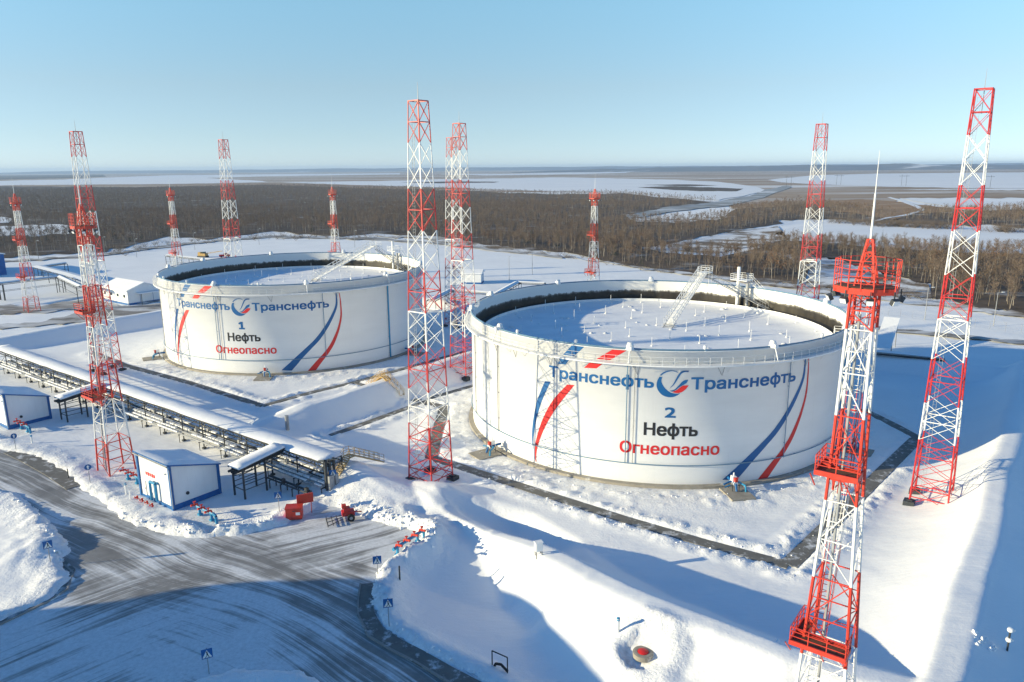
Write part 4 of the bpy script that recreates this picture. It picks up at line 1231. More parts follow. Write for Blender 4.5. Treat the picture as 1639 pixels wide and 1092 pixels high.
def shed(loc, label, with_red=True):
    """Valve house: tall front wall, roof falling away from the road, blue frame."""
    root = thing("equipment_shed", (*loc, 0), label, "shed", "white and blue sheds by the pipe rack", YARD_ROT)
    w, d, h0, h1 = 7.8, 6.4, 6.0, 4.1          # x from -w to 0, y from 0 to d
    m = MB()
    m.add([(-w, 0, 0), (0, 0, 0), (0, d, 0), (-w, d, 0), (-w, 0, h0), (0, 0, h0), (0, d, h1), (-w, d, h1)], [(0, 1, 5, 4), (1, 2, 6, 5), (2, 3, 7, 6), (3, 0, 4, 7), (4, 5, 6, 7)])
    m.build("wall", M["wall"], root)
    s = (h1 - h0) / (d + 0.0)
    rz_ = lambda y: h0 + s * y
    m = MB()
    m.add([(x, y, rz_(y) + k) for k in (0.02, 0.2) for x, y in ((-w - .35, -.4), (.35, -.4), (.35, d + .35), (-w - .35, d + .35))], [(3, 2, 1, 0), (4, 5, 6, 7), (0, 1, 5, 4), (1, 2, 6, 5), (2, 3, 7, 6), (3, 0, 4, 7)])
    roof = m.build("roof", M["blue"], root)
    m = MB(); nx, ny = 12, 10
    for j in range(ny + 1):
        for i in range(nx + 1):
            x = -w - .3 + (w + .62) * i / nx; y = -.36 + (d + .68) * j / ny; edge = min(i, nx - i, j, ny - j)
            m.v.append((x, y, rz_(y) + 0.205 + (0.0 if edge == 0 else 0.16 + 0.10 * float(vnoise(np.array(x * 0.8), np.array(y * 0.8), 12)))))
    for j in range(ny):
        for i in range(nx): a = j * (nx + 1) + i; m.f.append((a, a + 1, a + nx + 2, a + nx + 1)); m.m.append(0)
    m.build("snow_on_roof", M["cover"], roof, smooth=True)
    for x, y, h in ((-w, 0, h0), (0, 0, h0), (0, d, h1), (-w, d, h1)):
        m = MB(); m.box((x, y, h / 2), (0.34, 0.34, h - 0.02)); m.build("corner_trim", M["blue"], root)
    m = MB()
    m.box((-w / 2, -0.02, 0.25), (w - .36, 0.14, 0.5)); m.box((0.02, d / 2, 0.35), (0.14, d - .36, 0.7)); m.box((-w - .02, d / 2, .3), (0.14, d - .36, 0.6))
    m.build("plinth", M["blue"], root)
    m = MB(); m.beam((0.0, 2.0, 1.7), (0.14, 2.0, 1.7), 0.22, 0, 10, cap=True); m.build("vent", M["steel"], root)
    m = MB(); m.box((-w / 2, -.44, h0 + .02), (w + .6, .12, .14)); m.beam((.32, -.44, h0), (.32, -.2, h0 - .5), .05); m.beam((.2, -.14, h0 - .5), (.2, -.14, .4), .05); m.build("gutter", M["grey"], roof)
    m = MB(); m.box((-1.2, -.12, 4.7), (.5, .2, .22)); m.build("wall_lamp", M["lamp"], root)
    m = MB(); m.box((-6.8, -.05, 1.45), (.95, .09, 2.0)); d_ = m.build("door", M["white"], root)
    m = MB(); m.box((-6.5, -.12, 1.4), (.06, .06, .2)); m.build("handle", M["steel"], d_)
    if with_red:
        for k, (x0_, x1_) in enumerate(((-6.1, -5.75), (-5.62, -5.2), (-5.08, -4.75), (-4.62, -4.2), (-4.1, -3.75))):
            m = MB(); m.box(((x0_ + x1_) / 2, -0.012, 3.6), (x1_ - x0_, 0.02, 0.5 if k % 2 else 0.44)); m.build("red_lettering", M["deco_red"], root)
        m = MB(); m.path([(-4.6, -0.35, 0.3), (-4.6, -0.35, 2.9), (-3.2, -0.35, 2.9), (-3.2, -0.05, 2.9)], 0.17, 0, 8); m.beam((-3.2, -.35, 2.9), (-3.2, -.35, 0.6), 0.17, 0, 8); m.build("wall_pipe", M["pipe_blue"], root)
    return root
sh_a = uv2xy(-85.6, 43.2)
shedA = shed(sh_a, "white shed with blue frame in the foreground, beside red and blue pipework")
shedB = shed(uv2xy(-136.6, 43.2), "white shed with blue frame at the left edge, cut off by it", False)

def branch_rack(u, v0, v1, label, extra=None):
    root = thing("pipe_bridge", U3(u, v0, 0), label, "pipe bridge", "short snowy pipe bridges from the sheds", YARD_ROT)
    L = v1 - v0; W_ = 2.3
    m = MB()
    for i in range(9):
        y = L * i / 8
        for j, (x, z) in enumerate(((-.1, 4.25), (0.05, 4.5), (W_ / 2, 4.62), (W_ - .05, 4.5), (W_ + .1, 4.25))):
            m.v.append((x, y, z + 0.8 * i / 8 + 0.08 * (float(vnoise(np.array(i * 1.1), np.array(j * 2.0), 3)) - .5)))
    for i in range(8):
        for j in range(4): m.f.append((i * 5 + j, i * 5 + j + 1, (i + 1) * 5 + j + 1, (i + 1) * 5 + j)); m.m.append(0)
    m.f += [(4, 3, 2, 1, 0), (40, 41, 42, 43, 44)]; m.m += [0, 0]
    m.build("snow_on_roof", M["cover"], root, smooth=True)
    m = MB()
    for x in (0.0, W_): m.beam((x, 0, 4.15), (x, L, 4.95), 0.11); m.beam((x, 0, 3.4), (x, L, 4.1), 0.07)
    for i in range(6):
        y = L * (i + .5) / 6; m.beam((0, y, 3.5 + .8 * i / 6), (0, y + .6, 4.2 + .8 * i / 6), 0.05); m.beam((W_, y, 3.5 + .8 * i / 6), (W_, y + .6, 4.2 + .8 * i / 6), 0.05)
    m.build("truss", M["steel"], root)
    for x, r in ((0.5, .17), (1.1, .12), (1.7, .2)):
        m = MB(); m.beam((x, -0.3, 3.7), (x, L, 4.3), r, 0, 8); m.build("pipe", M["steel"], root)
    for x, y in ((0, 0.6), (W_, 0.6), (0, L * 0.55), (W_, L * 0.55)):
        m = MB(); m.beam((x, y, -0.2), (x, y, 4.3), 0.14); m.build("post", M["steel"], root)
    m = MB()
    for z in (1.2, 1.9, 2.6): m.beam((0, 0.6, z), (0, L * .55, z), 0.06); m.beam((W_, 0.6, z), (W_, L * .55, z), 0.06)
    m.beam((0, .6, 1.2), (W_, .6, 1.2), .06); m.build("rail", M["steel"], root)
    return root
branch_rack(-83.6, 49.9, 57.0, "short pipe bridge from the foreground shed up to the long rack")
branch_rack(-134.6, 49.9, 57.0, "short pipe bridge behind the shed at the left edge")

# low pipe run lying on trestles between the shed and the rack end
t = thing("low_pipe_run", U3(-82, 54.6, 0), "low pipes on trestles in the snow under the rack end, right of the shed", "pipes", None, YARD_ROT)
for y, r in ((0.0, .12), (0.6, .16)):
    m = MB(); m.beam((-0.5, y, 1.3), (8.2, y, 1.3), r, 0, 8, cap=True); m.build("pipe", M["steel"], t)
for k in range(4):
    m = MB(); x = 0.5 + 2.4 * k; m.beam((x, -.2, 0), (x, -.2, 1.2), .08); m.beam((x, .8, 0), (x, .8, 1.2), .08); m.beam((x, -.3, 1.15), (x, .9, 1.15), .07)
    m.box((x, .3, 1.6), (.45, .4, .5)) if k in (1, 3) else None
    m.build("trestle", M["steel"], t)

# stairs over the berms
def berm_stairs(name, loc, rz, label, mat, L1, L2, z0, zt, z1, flat=0.8):
    t = thing(name, (*loc, 0), label, "stairs", "steel stairs over the snow berms", rz)
    pts = [(0, z0), (L1, zt), (L1 + flat, zt), (L1 + flat + L2, z1)]
    for s in (-0.6, 0.6):
        m = MB()
        for a, b in zip(pts[:-1], pts[1:]): m.beam((s, a[0], a[1]), (s, b[0], b[1]), 0.10)
        m.build("stringer", mat, t)
        m = MB()
        for a, b in zip(pts[:-1], pts[1:]):
            for f in (0.4, 0.75, 1.15): m.beam((s, a[0], a[1] + f), (s, b[0], b[1] + f), 0.035)
            n = max(1, int((b[0] - a[0]) / 0.75))
            for k in range(n + 1): q = k / n; y, z = a[0] + (b[0] - a[0]) * q, a[1] + (b[1] - a[1]) * q; m.beam((s, y, z), (s, y, z + 1.15), 0.035)
        m.build("handrail", mat, t)
    m = MB()
    for a, b in zip(pts[:-1], pts[1:]):
        n = max(1, int(math.dist(a, b) / 0.32))
        for k in range(n): q = (k + .5) / n; m.box((0, a[0] + (b[0] - a[0]) * q, a[1] + (b[1] - a[1]) * q), (1.16, 0.26, 0.05))
    m.build("tread", mat, t)
    return t
berm_stairs("berm_stairs", U3(-74.0, 57.9, 0)[:2], YARD_ROT, "steel stairs with brownish handrails over the berm, at the front end of the rack", M["wood"], 3.6, 5.2, 0.5, 3.95, 1.3, 0.9)
berm_stairs("berm_stairs", U3(-104.5, 93.2, 0)[:2], YARD_ROT - math.pi / 2, "yellowish stairs over the berm between the two tanks", M["yellow"], 4.0, 4.2, 0.6, 3.5, 0.6, 0.8)

# ------------------------------------------------------------------ valves, signs and machines by the road
def manifold(px, py, rz, label, n=3, L=4.6, z=0.1):
    x, y = at(px, py)
    t = thing("hydrant_manifold", (x, y, z), label, "hydrant pipework", "blue pipes with red valves by the road", rz)
    m = MB(); m.beam((-L / 2, 0, 1.0), (L / 2, 0, 1.0), 0.19, 0, 10, cap=True); m.build("header_pipe", M["pipe_blue"], t)
    for s in (-L * .36, L * .36):
        m = MB(); m.beam((s, 0, -0.4), (s, 0, 0.95), 0.17, 0, 8); m.box((s, 0, 0.1), (0.5, 0.5, 0.2)); m.build("leg", M["pipe_blue"], t)
    m = MB(); m.path([(L / 2, 0, 1.0), (L / 2 + .45, 0, 0.8), (L / 2 + .55, 0, -0.4)], 0.18, 0, 8); m.build("elbow", M["pipe_blue"], t)
    for k in range(n):
        s = -L * .42 + L * .84 * k / max(1, n - 1)
        m = MB(); m.beam((s, 0, 1.1), (s, -.15, 1.5), 0.10, 0, 8); m.beam((s, -.1, 1.45), (s, -.75, 1.5), 0.11, 0, 8, cap=True); m.beam((s, -.45, 1.3), (s, -.45, 1.85), 0.07, 0, 6)
        v = m.build("valve", M["orange"], t)
        m = MB(); m.beam((s, -.45, 1.85), (s, -.45, 1.9), 0.19, 0, 10, cap=True); m.beam((s, -.75, 1.5), (s, -.95, 1.5), 0.14, 0, 8, cap=True); m.build("hand_wheel", M["orange"], v)
    return t
dirB = math.atan2(dB[1], dB[0])
a_, b_ = at(632, 897), at(678, 866)
manifold(653, 884, math.atan2(b_[1] - a_[1], b_[0] - a_[0]), "blue pipe with red hydrant valves on the snowbank at the paved pad's right corner", 4, 4.8, 0.45)
manifold(330, 830, YARD_ROT, "blue and red hydrant pipework right of the foreground shed", 3, 3.6)
manifold(213, 772, YARD_ROT, "blue and red hydrant pipework left of the foreground shed", 3, 3.4)
manifold(40, 690, YARD_ROT, "blue and red hydrant pipework in front of the shed at the left edge", 3, 3.4)
for k in range(4):
    x, y = uv2xy(-92.2 + 1.25 * k, 42.0)
    t = thing("fire_hydrant", (x, y, 0.05), f"red hydrant valve in the row along the foreground shed, {('first', 'second', 'third', 'last')[k]} from the left", "hydrant", "red hydrants along the foreground shed", YARD_ROT); t.scale = (.7, .7, .7)
    m = MB(); m.lathe([(0.22, 0), (0.22, 0.15), (0.14, 0.18), (0.14, 0.75), (0.2, 0.8), (0.2, 0.9), (0, 0.98)], 10); m.build("barrel", M["orange"], t)
    m = MB(); m.beam((-.36, 0, .55), (.36, 0, .55), .11, 0, 8, cap=True); m.build("outlet", M["orange"], t)
    m = MB(); m.beam((0, -.1, .7), (0, -.55, .7), .1, 0, 8, cap=True); m.beam((0, -.5, .7), (0, -.5, 1.1), .05); m.build("valve", M["orange"], t)

def sign(px, py, h, label, kind="crossing", yaw=None):
    x, y = at(px, py); z = hgt(x, y)
    yaw = math.atan2(-x, y) if yaw is None else yaw
    t = thing("road_sign", (x, y, z), label, "road sign", "blue road signs by the road", yaw)
    m = MB(); m.beam((0, 0.05, -0.5), (0, 0.05, h), 0.045, 0, 8, cap=True); m.build("pole", M["grey"], t)
    s = 0.40
    if kind == "round":
        m = MB(); m.beam((0, -0.02, h - .35), (0, 0.015, h - .35), .42, 0, 20, cap=True)
        p = m.build("sign_plate", M["blue"], t)
        m = MB(); m.add([(-.09, -.032, h - .62), (.09, -.032, h - .62), (.09, -.032, h - .3), (.2, -.032, h - .3), (0, -.032, h - .06), (-.2, -.032, h - .3), (-.09, -.032, h - .3)], [(0, 1, 2, 3, 4, 5, 6)]); m.build("arrow", M["lamp"], p)
    else:
        m = MB(); m.box((0, 0, h - .5), (2.2 * s, 0.04, 2.2 * s)); p = m.build("sign_plate", M["blue"], t)
        m = MB(); m.add([(-.38, -.026, h - .86), (.38, -.026, h - .86), (0, -.026, h - .14)], [(0, 1, 2)]); tri = m.build("triangle", M["lamp"], p)
        m = MB(); Y = -.032
        m.add([(-.05, Y, h - .42), (.07, Y, h - .42), (.09, Y, h - .62), (-.03, Y, h - .62)], [(0, 1, 2, 3)][::-1])
        m.add([(-.03, Y, h - .62), (.03, Y, h - .62), (-.12, Y, h - .84), (-.18, Y, h - .84)], [(3, 2, 1, 0)]); m.add([(.03, Y, h - .62), (.09, Y, h - .62), (.18, Y, h - .84), (.12, Y, h - .84)], [(3, 2, 1, 0)])
        m.add([(-.04 + .07 * math.cos(a) + .04, Y, h - .34 + .07 * math.sin(a)) for a in np.linspace(0, 2 * math.pi, 9)[:-1]], [tuple(range(8))])
        for k in range(4): m.add([(-.34 + .19 * k, Y, h - .885), (-.25 + .19 * k, Y, h - .885), (-.25 + .19 * k, Y, h - .86), (-.34 + .19 * k, Y, h - .86)], [(0, 1, 2, 3)])
        m.build("walking_figure", M["deco_black"], tri)
    return t
for px, py, h, lab, kd in ((82, 908, 2.5, "blue crossing sign at the rounded pavement end left of the road", "crossing"), (605, 925, 2.3, "blue crossing sign below the red and blue valves at the pad's corner", "crossing"),
        (623, 1006, 3.0, "blue crossing sign on a tall pole in the shaded snow right of the road", "crossing"), (335, 1080, 2.6, "blue crossing sign at the bottom edge in front of the shaded road", "crossing"),
        (448, 829, 2.6, "blue road sign left of the orange-red box", "crossing"), (145, 778, 2.6, "round blue sign beside the road near the red mast foot", "round"), (26, 722, 2.5, "round blue sign near the shed at the left edge", "round"),
        (535, 793, 2.3, "small sign on a post at the foot of the brownish berm stairs", "crossing")):
    sign(px, py, h, lab, kd)

# orange-red fire box and the red board behind it
x, y = at(472, 830)
t = thing("fire_box", (x, y, 0.05), "orange-red fire equipment box at the edge of the paved pad", "fire box", None, math.radians(8))
m = MB(); m.box((0, 0, 0.8), (1.9, 1.3, 1.4)); m.build("box_body", M["orange"], t)
m = MB(); m.box((0, 0, 1.56), (2.05, 1.45, 0.10)); m.build("lid", M["orange"], t)
m = MB(); m.box((0.5, -0.66, .85), (0.5, 0.02, 0.35)); m.build("plate", M["lamp"], t)
m = MB(); m.box((0, -0.665, 1.2), (0.3, 0.05, 0.08)); m.build("latch", M["steel"], t)
x, y = at(490, 823)
t = thing("notice_board", (x, y, 0.1), "red board on two legs behind the orange-red box", "board", None, math.radians(25))
m = MB(); m.box((0, 0, 2.0), (2.0, 0.16, 1.2)); m.build("panel", M["orange"], t)
for s in (-.7, .7):
    m = MB(); m.beam((s, 0, -.4), (s, 0, 1.4), .06); m.build("leg", M["orange"], t)

# small snow sweeper parked on the pad
x, y = at(553, 832)
t = thing("snow_sweeper", (x, y, 0.05), "small red two-wheeled machine with a brush frame parked on the paved pad", "sweeper", None, math.radians(20))
m = MB(); m.box((0.35, 0, .85), (1.5, 1.0, .5)); m.box((.2, 0, 1.3), (.8, .8, .5)); m.beam((.9, 0, .9), (2.0, 0, .7), .08); m.build("body", M["red"], t)
m = MB(); m.box((-.1, 0, 1.75), (.5, .6, .4)); m.beam((-.3, .3, 1.5), (-.3, .3, 2.0), .05); m.build("engine_cover", M["orange"], t)
for s in (-.75, .75):
    m = MB(); m.beam((.6, s - .11, .42), (.6, s + .11, .42), .46, 0, 18, cap=True); w_ = m.build("wheel", M["black"], t)
    m = MB(); m.beam((.6, s - .125, .42), (.6, s + .125, .42), .2, 0, 12, cap=True); m.build("rim", M["grey"], w_)
m = MB()
for q in (-1.1, -.4, .3): m.beam((-.4, q * .8, .5), (-2.2, q * 1.4, .25), .05)
for q in (-2.2, -1.6, -1.0): m.beam((q, -1.6, .25), (q, 1.0, .25), .05)
for k in range(12): m.beam((-2.2, -1.5 + k * .22, .28), (-2.25, -1.5 + k * .22, .0), .025)
m.build("brush_frame", M["steel"], t)

# posts, boxes and hatches in the snow
def post(px, py, h, r, mat, label, cat="post", name="marker_post", cap=True):
    x, y = at(px, py); z = hgt(x, y)
    t = thing(name, (x, y, z), label, cat)
    m = MB(); m.beam((0, 0, -.4), (0, 0, h), r, 0, 8, cap=True); m.build("shaft", mat, t)
    if cap: m = MB(); m.lathe([(r * 1.25, h * .82), (r * 1.25, h * .9), (r, h * .9)], 10); m.lathe([(0, h + .05), (r * 1.2, h), (r * 1.2, h - .06)], 10); m.build("collar", M["pipe_blue"], t)
    return t
post(988, 1055, 1.35, .13, M["lamp"], "short white post in open snow near the bottom, left of the large mast")
post(203, 794, 1.6, .13, M["lamp"], "short white post in front of the foreground shed, by the blue pipes")
post(210, 805, 1.3, .10, M["lamp"], "short white post nearest the red hydrant row", cap=False)
post(52, 712, 1.3, .12, M["lamp"], "short white post by the road near the left edge")
post(640, 930, 1.5, .09, M["steel"], "thin dark post in the shaded snowbank right of the road", cap=False)
post(461, 697, 2.4, .3, M["grey"], "grey upright cylinder standing in the snow between the rack and tank number 1", "vent pipe", "vent_pipe", False)
post(110, 766, 1.5, .07, M["steel"], "dark thin post beside the road left of the large red mast foot", cap=False)
x, y = at(862, 897, 2.2); z = hgt(x, y)
t = thing("instrument_cabinet", (x, y, z), "small white cabinet on legs on the snowy ridge, right of the shaded hollow", "cabinet", None, math.radians(20))
m = MB(); m.box((0, 0, .95), (.75, .55, .95)); m.build("case", M["lamp"], t)
m = MB(); [m.beam((a, b, -.4), (a, b, .5), .05) for a in (-.3, .3) for b in (-.2, .2)]; m.build("stand", M["steel"], t)
m = MB(); m.box((0, 0, 1.45), (.85, .65, .06)); m.build("cap", M["lamp"], t)
x, y = at(800, 1072); z = hgt(x, y)
t = thing("pipe_guard", (x, y, z), "black square hoop standing in shaded snow near the bottom edge", "guard rail", None, math.radians(-35))
m = MB(); m.path([(-.8, 0, -.4), (-.8, 0, 1.5), (.8, 0, 1.5), (.8, 0, -.4)], .055); m.build("hoop", M["black"], t)
m = MB(); m.path([(-.75, .05, -.2), (-.45, .05, .35), (.1, .05, .5), (.8, .05, .1)], .12, 0, 8); m.build("bent_pipe", M["black"], t)
x, y = at(1028, 1079); z = hgt(x, y)
t = thing("hydrant_well", (x, y, z + .12), "round concrete well with a red lid, dug out of the snow at the bottom", "hydrant well"); t.scale = (.68, .68, .68)
m = MB(); m.lathe([(1.25, -.4), (1.25, .22), (1.0, .26), (.72, .26), (.72, -.2)], 28); m.build("ring", M["pad"], t)
m = MB(); m.lathe([(.66, .0), (.66, .32), (.3, .42), (0, .44)], 24); m.build("lid", M["deco_red"], t)
x, y = at(1604, 1090); z = hgt(x, y)
t = thing("instrument_post", (x, y, z), "grey instrument post with two round white heads in the bottom right corner", "instrument")
m = MB(); m.beam((0, 0, -.5), (0, 0, 2.0), .08, 0, 8, cap=True); m.build("shaft", M["steel"], t)
for zz in (1.0, 1.9):
    m = MB(); m.lathe([(0, .2), (.2, .16), (.24, 0), (.2, -.12), (0, -.16)], 12); m.box((.2, 0, 0), (.3, .2, .2)); m.build("head", M["lamp"], t, (0, 0, zz))

# snow clods by the well and at the ploughed edges
bm_ = MB()
def clods(cx, cy, n, r0, r1, smin, smax, rg):
    for _ in range(n):
        a = rg.uniform(0, 6.28); r = rg.uniform(r0, r1); x, y = cx + r * math.cos(a), cy + r * math.sin(a) * .8
        z = hgt(x, y); s = smin + (smax - smin) * rg.uniform() ** 2.5
        q = [Vector((rg.uniform(-1, 1), rg.uniform(-1, 1), rg.uniform(-1, 1))).normalized() * s * rg.uniform(.7, 1.2) for _ in range(6)]
        o = [(s, 0, 0), (-s, 0, 0), (0, s, 0), (0, -s, 0), (0, 0, s * .9), (0, 0, -s)]
        vs = [(x + o[i][0] + q[i].x * .45, y + o[i][1] + q[i].y * .45, z + s * .2 + o[i][2] + q[i].z * .35) for i in range(6)]
        bm_.add(vs, [(0, 2, 4), (2, 1, 4), (1, 3, 4), (3, 0, 4), (2, 0, 5), (1, 2, 5), (3, 1, 5), (0, 3, 5)])
rg = np.random.default_rng(21)
for px, py, n, r0, r1 in ((1270, 1088, 26, .2, 1.6), (1560, 1088, 20, .2, 1.2)): clods(*at(px, py), n, r0, r1, .08, .26, rg)
def clods_along(pts, n, w, smin, smax):
    for _ in range(n):
        k = rg.integers(0, len(pts) - 1); t = rg.uniform(0, 1); p = (pts[k][0] + (pts[k + 1][0] - pts[k][0]) * t, pts[k][1] + (pts[k + 1][1] - pts[k][1]) * t)
        clods(p[0], p[1], 1, 0, w, smin, smax, rg)
clods_along([at(*p) for p in ((545, 812), (575, 818), (604, 830), (640, 838), (680, 852), (694, 866), (676, 884))], 170, 1.3, .05, .34)
clods_along([at(*p) for p in ((185, 818), (222, 840), (272, 850), (323, 856), (399, 848), (440, 838))], 130, 1.1, .05, .26)
clods_along([at(*p) for p in ((600, 925), (597, 950), (602, 974), (618, 1000), (645, 1018), (700, 1048), (766, 1080))], 90, .7, .05, .18)
clods_along([at(*p) for p in ((15, 800), (45, 820), (70, 850), (85, 880), (90, 900))], 60, 1.3, .05, .26)
for pts, hw in PATHS[:2]:
    for s in (-1, 1):
        q = [(x + s * (1.2 if i % 2 else 1.5), y + 1.3 * s) for i, (x, y) in enumerate(pts)]
        clods_along(q, 90, .9, .05, .17)
a0 = np.linspace(-2.75, -0.5, 16)
clods_along([(T2[0] + 33.6 * math.cos(a), T2[1] + 33.6 * math.sin(a)) for a in a0], 120, 1.2, .05, .18)
tag(bm_.build("snow_clods", M["cover"]), "loose clods of ploughed snow along the road, paths and tank feet", "snow", kind="stuff")

# ------------------------------------------------------------------ buildings and racks behind the tanks
def hall(name, x, y, rz, w, d, h, hr, label, wallm, roofm, cat="building", annex=False, windows=0):
    """Gabled hall: x along the ridge (0..-w), y across (0..d)."""
    t = thing(name, (x, y, -0.1), label, cat, None, rz)
    m = MB(); m.add([(-w, 0, 0), (0, 0, 0), (0, d, 0), (-w, d, 0), (-w, 0, h), (0, 0, h), (0, d, h), (-w, d, h), (-w, d / 2, hr), (0, d / 2, hr)],
        [(0, 1, 5, 4), (2, 3, 7, 6), (1, 2, 6, 9, 5), (3, 0, 4, 8, 7)]); m.build("wall", wallm, t)
    m = MB(); o = .45
    for s0, s1, y0, y1 in ((h, hr, -o, d / 2), (hr, h, d / 2, d + o)):
        z0 = h - (hr - h) / (d / 2) * o if y0 < 0 else hr; z1 = hr if y0 < 0 else h - (hr - h) / (d / 2) * o
        m.add([(xx, yy, zz + k) for k in (0.03, 0.33) for xx, yy, zz in ((-w - o, y0, z0), (o, y0, z0), (o, y1, z1), (-w - o, y1, z1))], [(3, 2, 1, 0), (4, 5, 6, 7), (0, 1, 5, 4), (1, 2, 6, 5), (2, 3, 7, 6), (3, 0, 4, 7)])
    m.build("roof", roofm, t)
    m = MB(); m.box((-w / 2, -.02, .35), (w, .12, .7)); m.box((.02, d / 2, .35), (.12, d - .2, .7)); m.build("plinth", M["blue"], t)
    m = MB(); m.box((.03, d * .55, 1.7), (.1, d * .38, 3.0)); g = m.build("gate", M["wall"], t)
    m = MB()
    for yy in (d * .36, d * .74): m.beam((.06, yy, .2), (.06, yy, 3.25), .07)
    m.beam((.06, d * .36, 3.25), (.06, d * .74, 3.25), .07); m.build("gate_frame", M["blue"], g)
    for k in range(windows):
        m = MB(); m.box((-w * (k + .5) / windows, -.03, h * .62), (1.1, .1, .9)); m.build("window", M["glass"], t)
    if annex:
        m = MB(); m.box((1.4, d * .55, 3.75), (2.8, d * .62, .22)); m.build("canopy", M["cover"], t)
        for yy in (d * .28, d * .82):
            m = MB(); m.beam((2.6, yy, 0), (2.6, yy, 3.65), .09); m.build("post", M["steel"], t)
    return t
x, y = at(206, 489)
hall("workshop_hall", x, y, YARD_ROT, 17, 11, 4.6, 6.6, "white hall with a snowy gable roof left of tank number 1", M["wall"], M["cover"], annex=True, windows=4)
x, y = at(-52, 446)
hall("pump_house", x, y, YARD_ROT, 34, 14, 8.5, 9.6, "blue building with a snowy roof at the far left edge", M["blue"], M["cover"], windows=5)
x, y = at(770, 455)
hall("control_cabin", x, y, math.radians(-8), 7.5, 6, 4.0, 4.9, "small white cabin with a snowy roof between the tanks, far behind", M["wall"], M["cover"])

def trestle_line(name, pts, z, label, cat="pipe rack", covered=0.0, npipe=3, step=9.0, wid=1.8, post_mat="steel", lower=True):
    t = thing(name, (0, 0, 0), label, cat)
    o = np.array(pts[0]); t.location = (o[0], o[1], 0)
    P = [np.array(p) - o for p in pts]
    for k in range(npipe):
        m = MB()
        off = (k - (npipe - 1) / 2) * wid / max(1, npipe)
        for a, b in zip(P[:-1], P[1:]):
            d = (b - a) / np.hypot(*(b - a)); nrm = np.array([-d[1], d[0]]) * off
            m.beam((*(a + nrm), z - .35), (*(b + nrm), z - .35), 0.16 + .06 * (k % 2), 0, 8, cap=True)
        m.build("pipe", M["steel" if k % 2 else "grey"], t)
    m = MB()
    for a, b in zip(P[:-1], P[1:]):
        d = (b - a) / np.hypot(*(b - a)); nrm = np.array([-d[1], d[0]]) * wid / 2
        for s in (-1, 1):
            m.beam((*(a + nrm * s), z - .7), (*(b + nrm * s), z - .7), .12)
            if lower: m.beam((*(a + nrm * s), z - 3.0), (*(b + nrm * s), z - 3.0), .07)
        if covered:
            n_ = np.array([-d[1], d[0]]) * covered / 2
            for k in range(int(np.hypot(*(b - a)) / 2)): 
                q = a + d * 2 * k; m.beam((*(q - n_), z - .1), (*(q + n_), z - .1), .06)
    m.build("girder", M["steel"], t)
    for a, b in zip(P[:-1], P[1:]):
        L = np.hypot(*(b - a)); d = (b - a) / L; nrm = np.array([-d[1], d[0]]) * wid / 2
        n = max(1, int(L / step))
        for k in range(n + 1):
            q = a + (b - a) * k / n
            m = MB()
            for s in (-1, 1): m.beam((*(q + nrm * s), -.3), (*(q + nrm * s), z - .6), .12)
            m.beam((*(q - nrm), z - .75), (*(q + nrm), z - .75), .1); m.build("post", M[post_mat], t)
    m = MB()
    for a, b in zip(P[:-1], P[1:]):
        d = (b - a) / np.hypot(*(b - a)); w_ = covered if covered else wid * .8; n_ = np.array([-d[1], d[0]]) * w_ / 2
        top = z + (.0 if covered else -.22)
        m.add([(*(a - n_), top), (*(b - n_), top), (*(b + n_), top), (*(a + n_), top), (*(a), top + .32), (*(b), top + .32)], [(3, 2, 1, 0), (0, 1, 5, 4), (5, 2, 3, 4), (0, 4, 3), (1, 2, 5)])
    m.build("snow_on_roof" if covered else "snow_on_pipes", M["cover"], t)
    return t
trestle_line("pipe_rack", [at(-70, 462, 6), at(0, 452, 6), at(95, 441, 6), at(130, 462, 5)], 6.0, "bent rear pipe rack on tall dark posts at the left, beside the far floodlight mast", npipe=4, wid=2.6, step=16)
trestle_line("covered_gallery", [at(60, 426, 5), at(108, 438, 5), at(170, 456, 5)], 5.0, "snow-covered gallery running down to the white hall at the left", "gallery", 4.5, 2, 12, 3.0)
trestle_line("pipe_rack", [at(62, 426, 4), at(105, 420, 4)], 4.0, "short dark pipe rack far behind, next to the blue building", npipe=2, step=14)
trestle_line("pipe_rack", [at(690, 478, 4), at(722, 462, 4), at(795, 468, 4), at(828, 450, 4), at(872, 452, 4)], 4.0, "zigzag pipe rack with snow on its pipes, behind the left rim of tank number 2", npipe=3, step=11, wid=2.8, lower=False)
trestle_line("covered_gallery", [at(268, 408, 4), at(345, 416, 4)], 4.0, "short white gallery beside the yellow machine behind tank number 1", "gallery", 3.2, 2, 9, 2.0)
trestle_line("pipe_rack", [at(1398, 560, 3.2), at(1512, 571, 3.2)], 3.2, "dark low pipe rack in the shade right of tank number 2", npipe=4, wid=1.8, step=7.5)
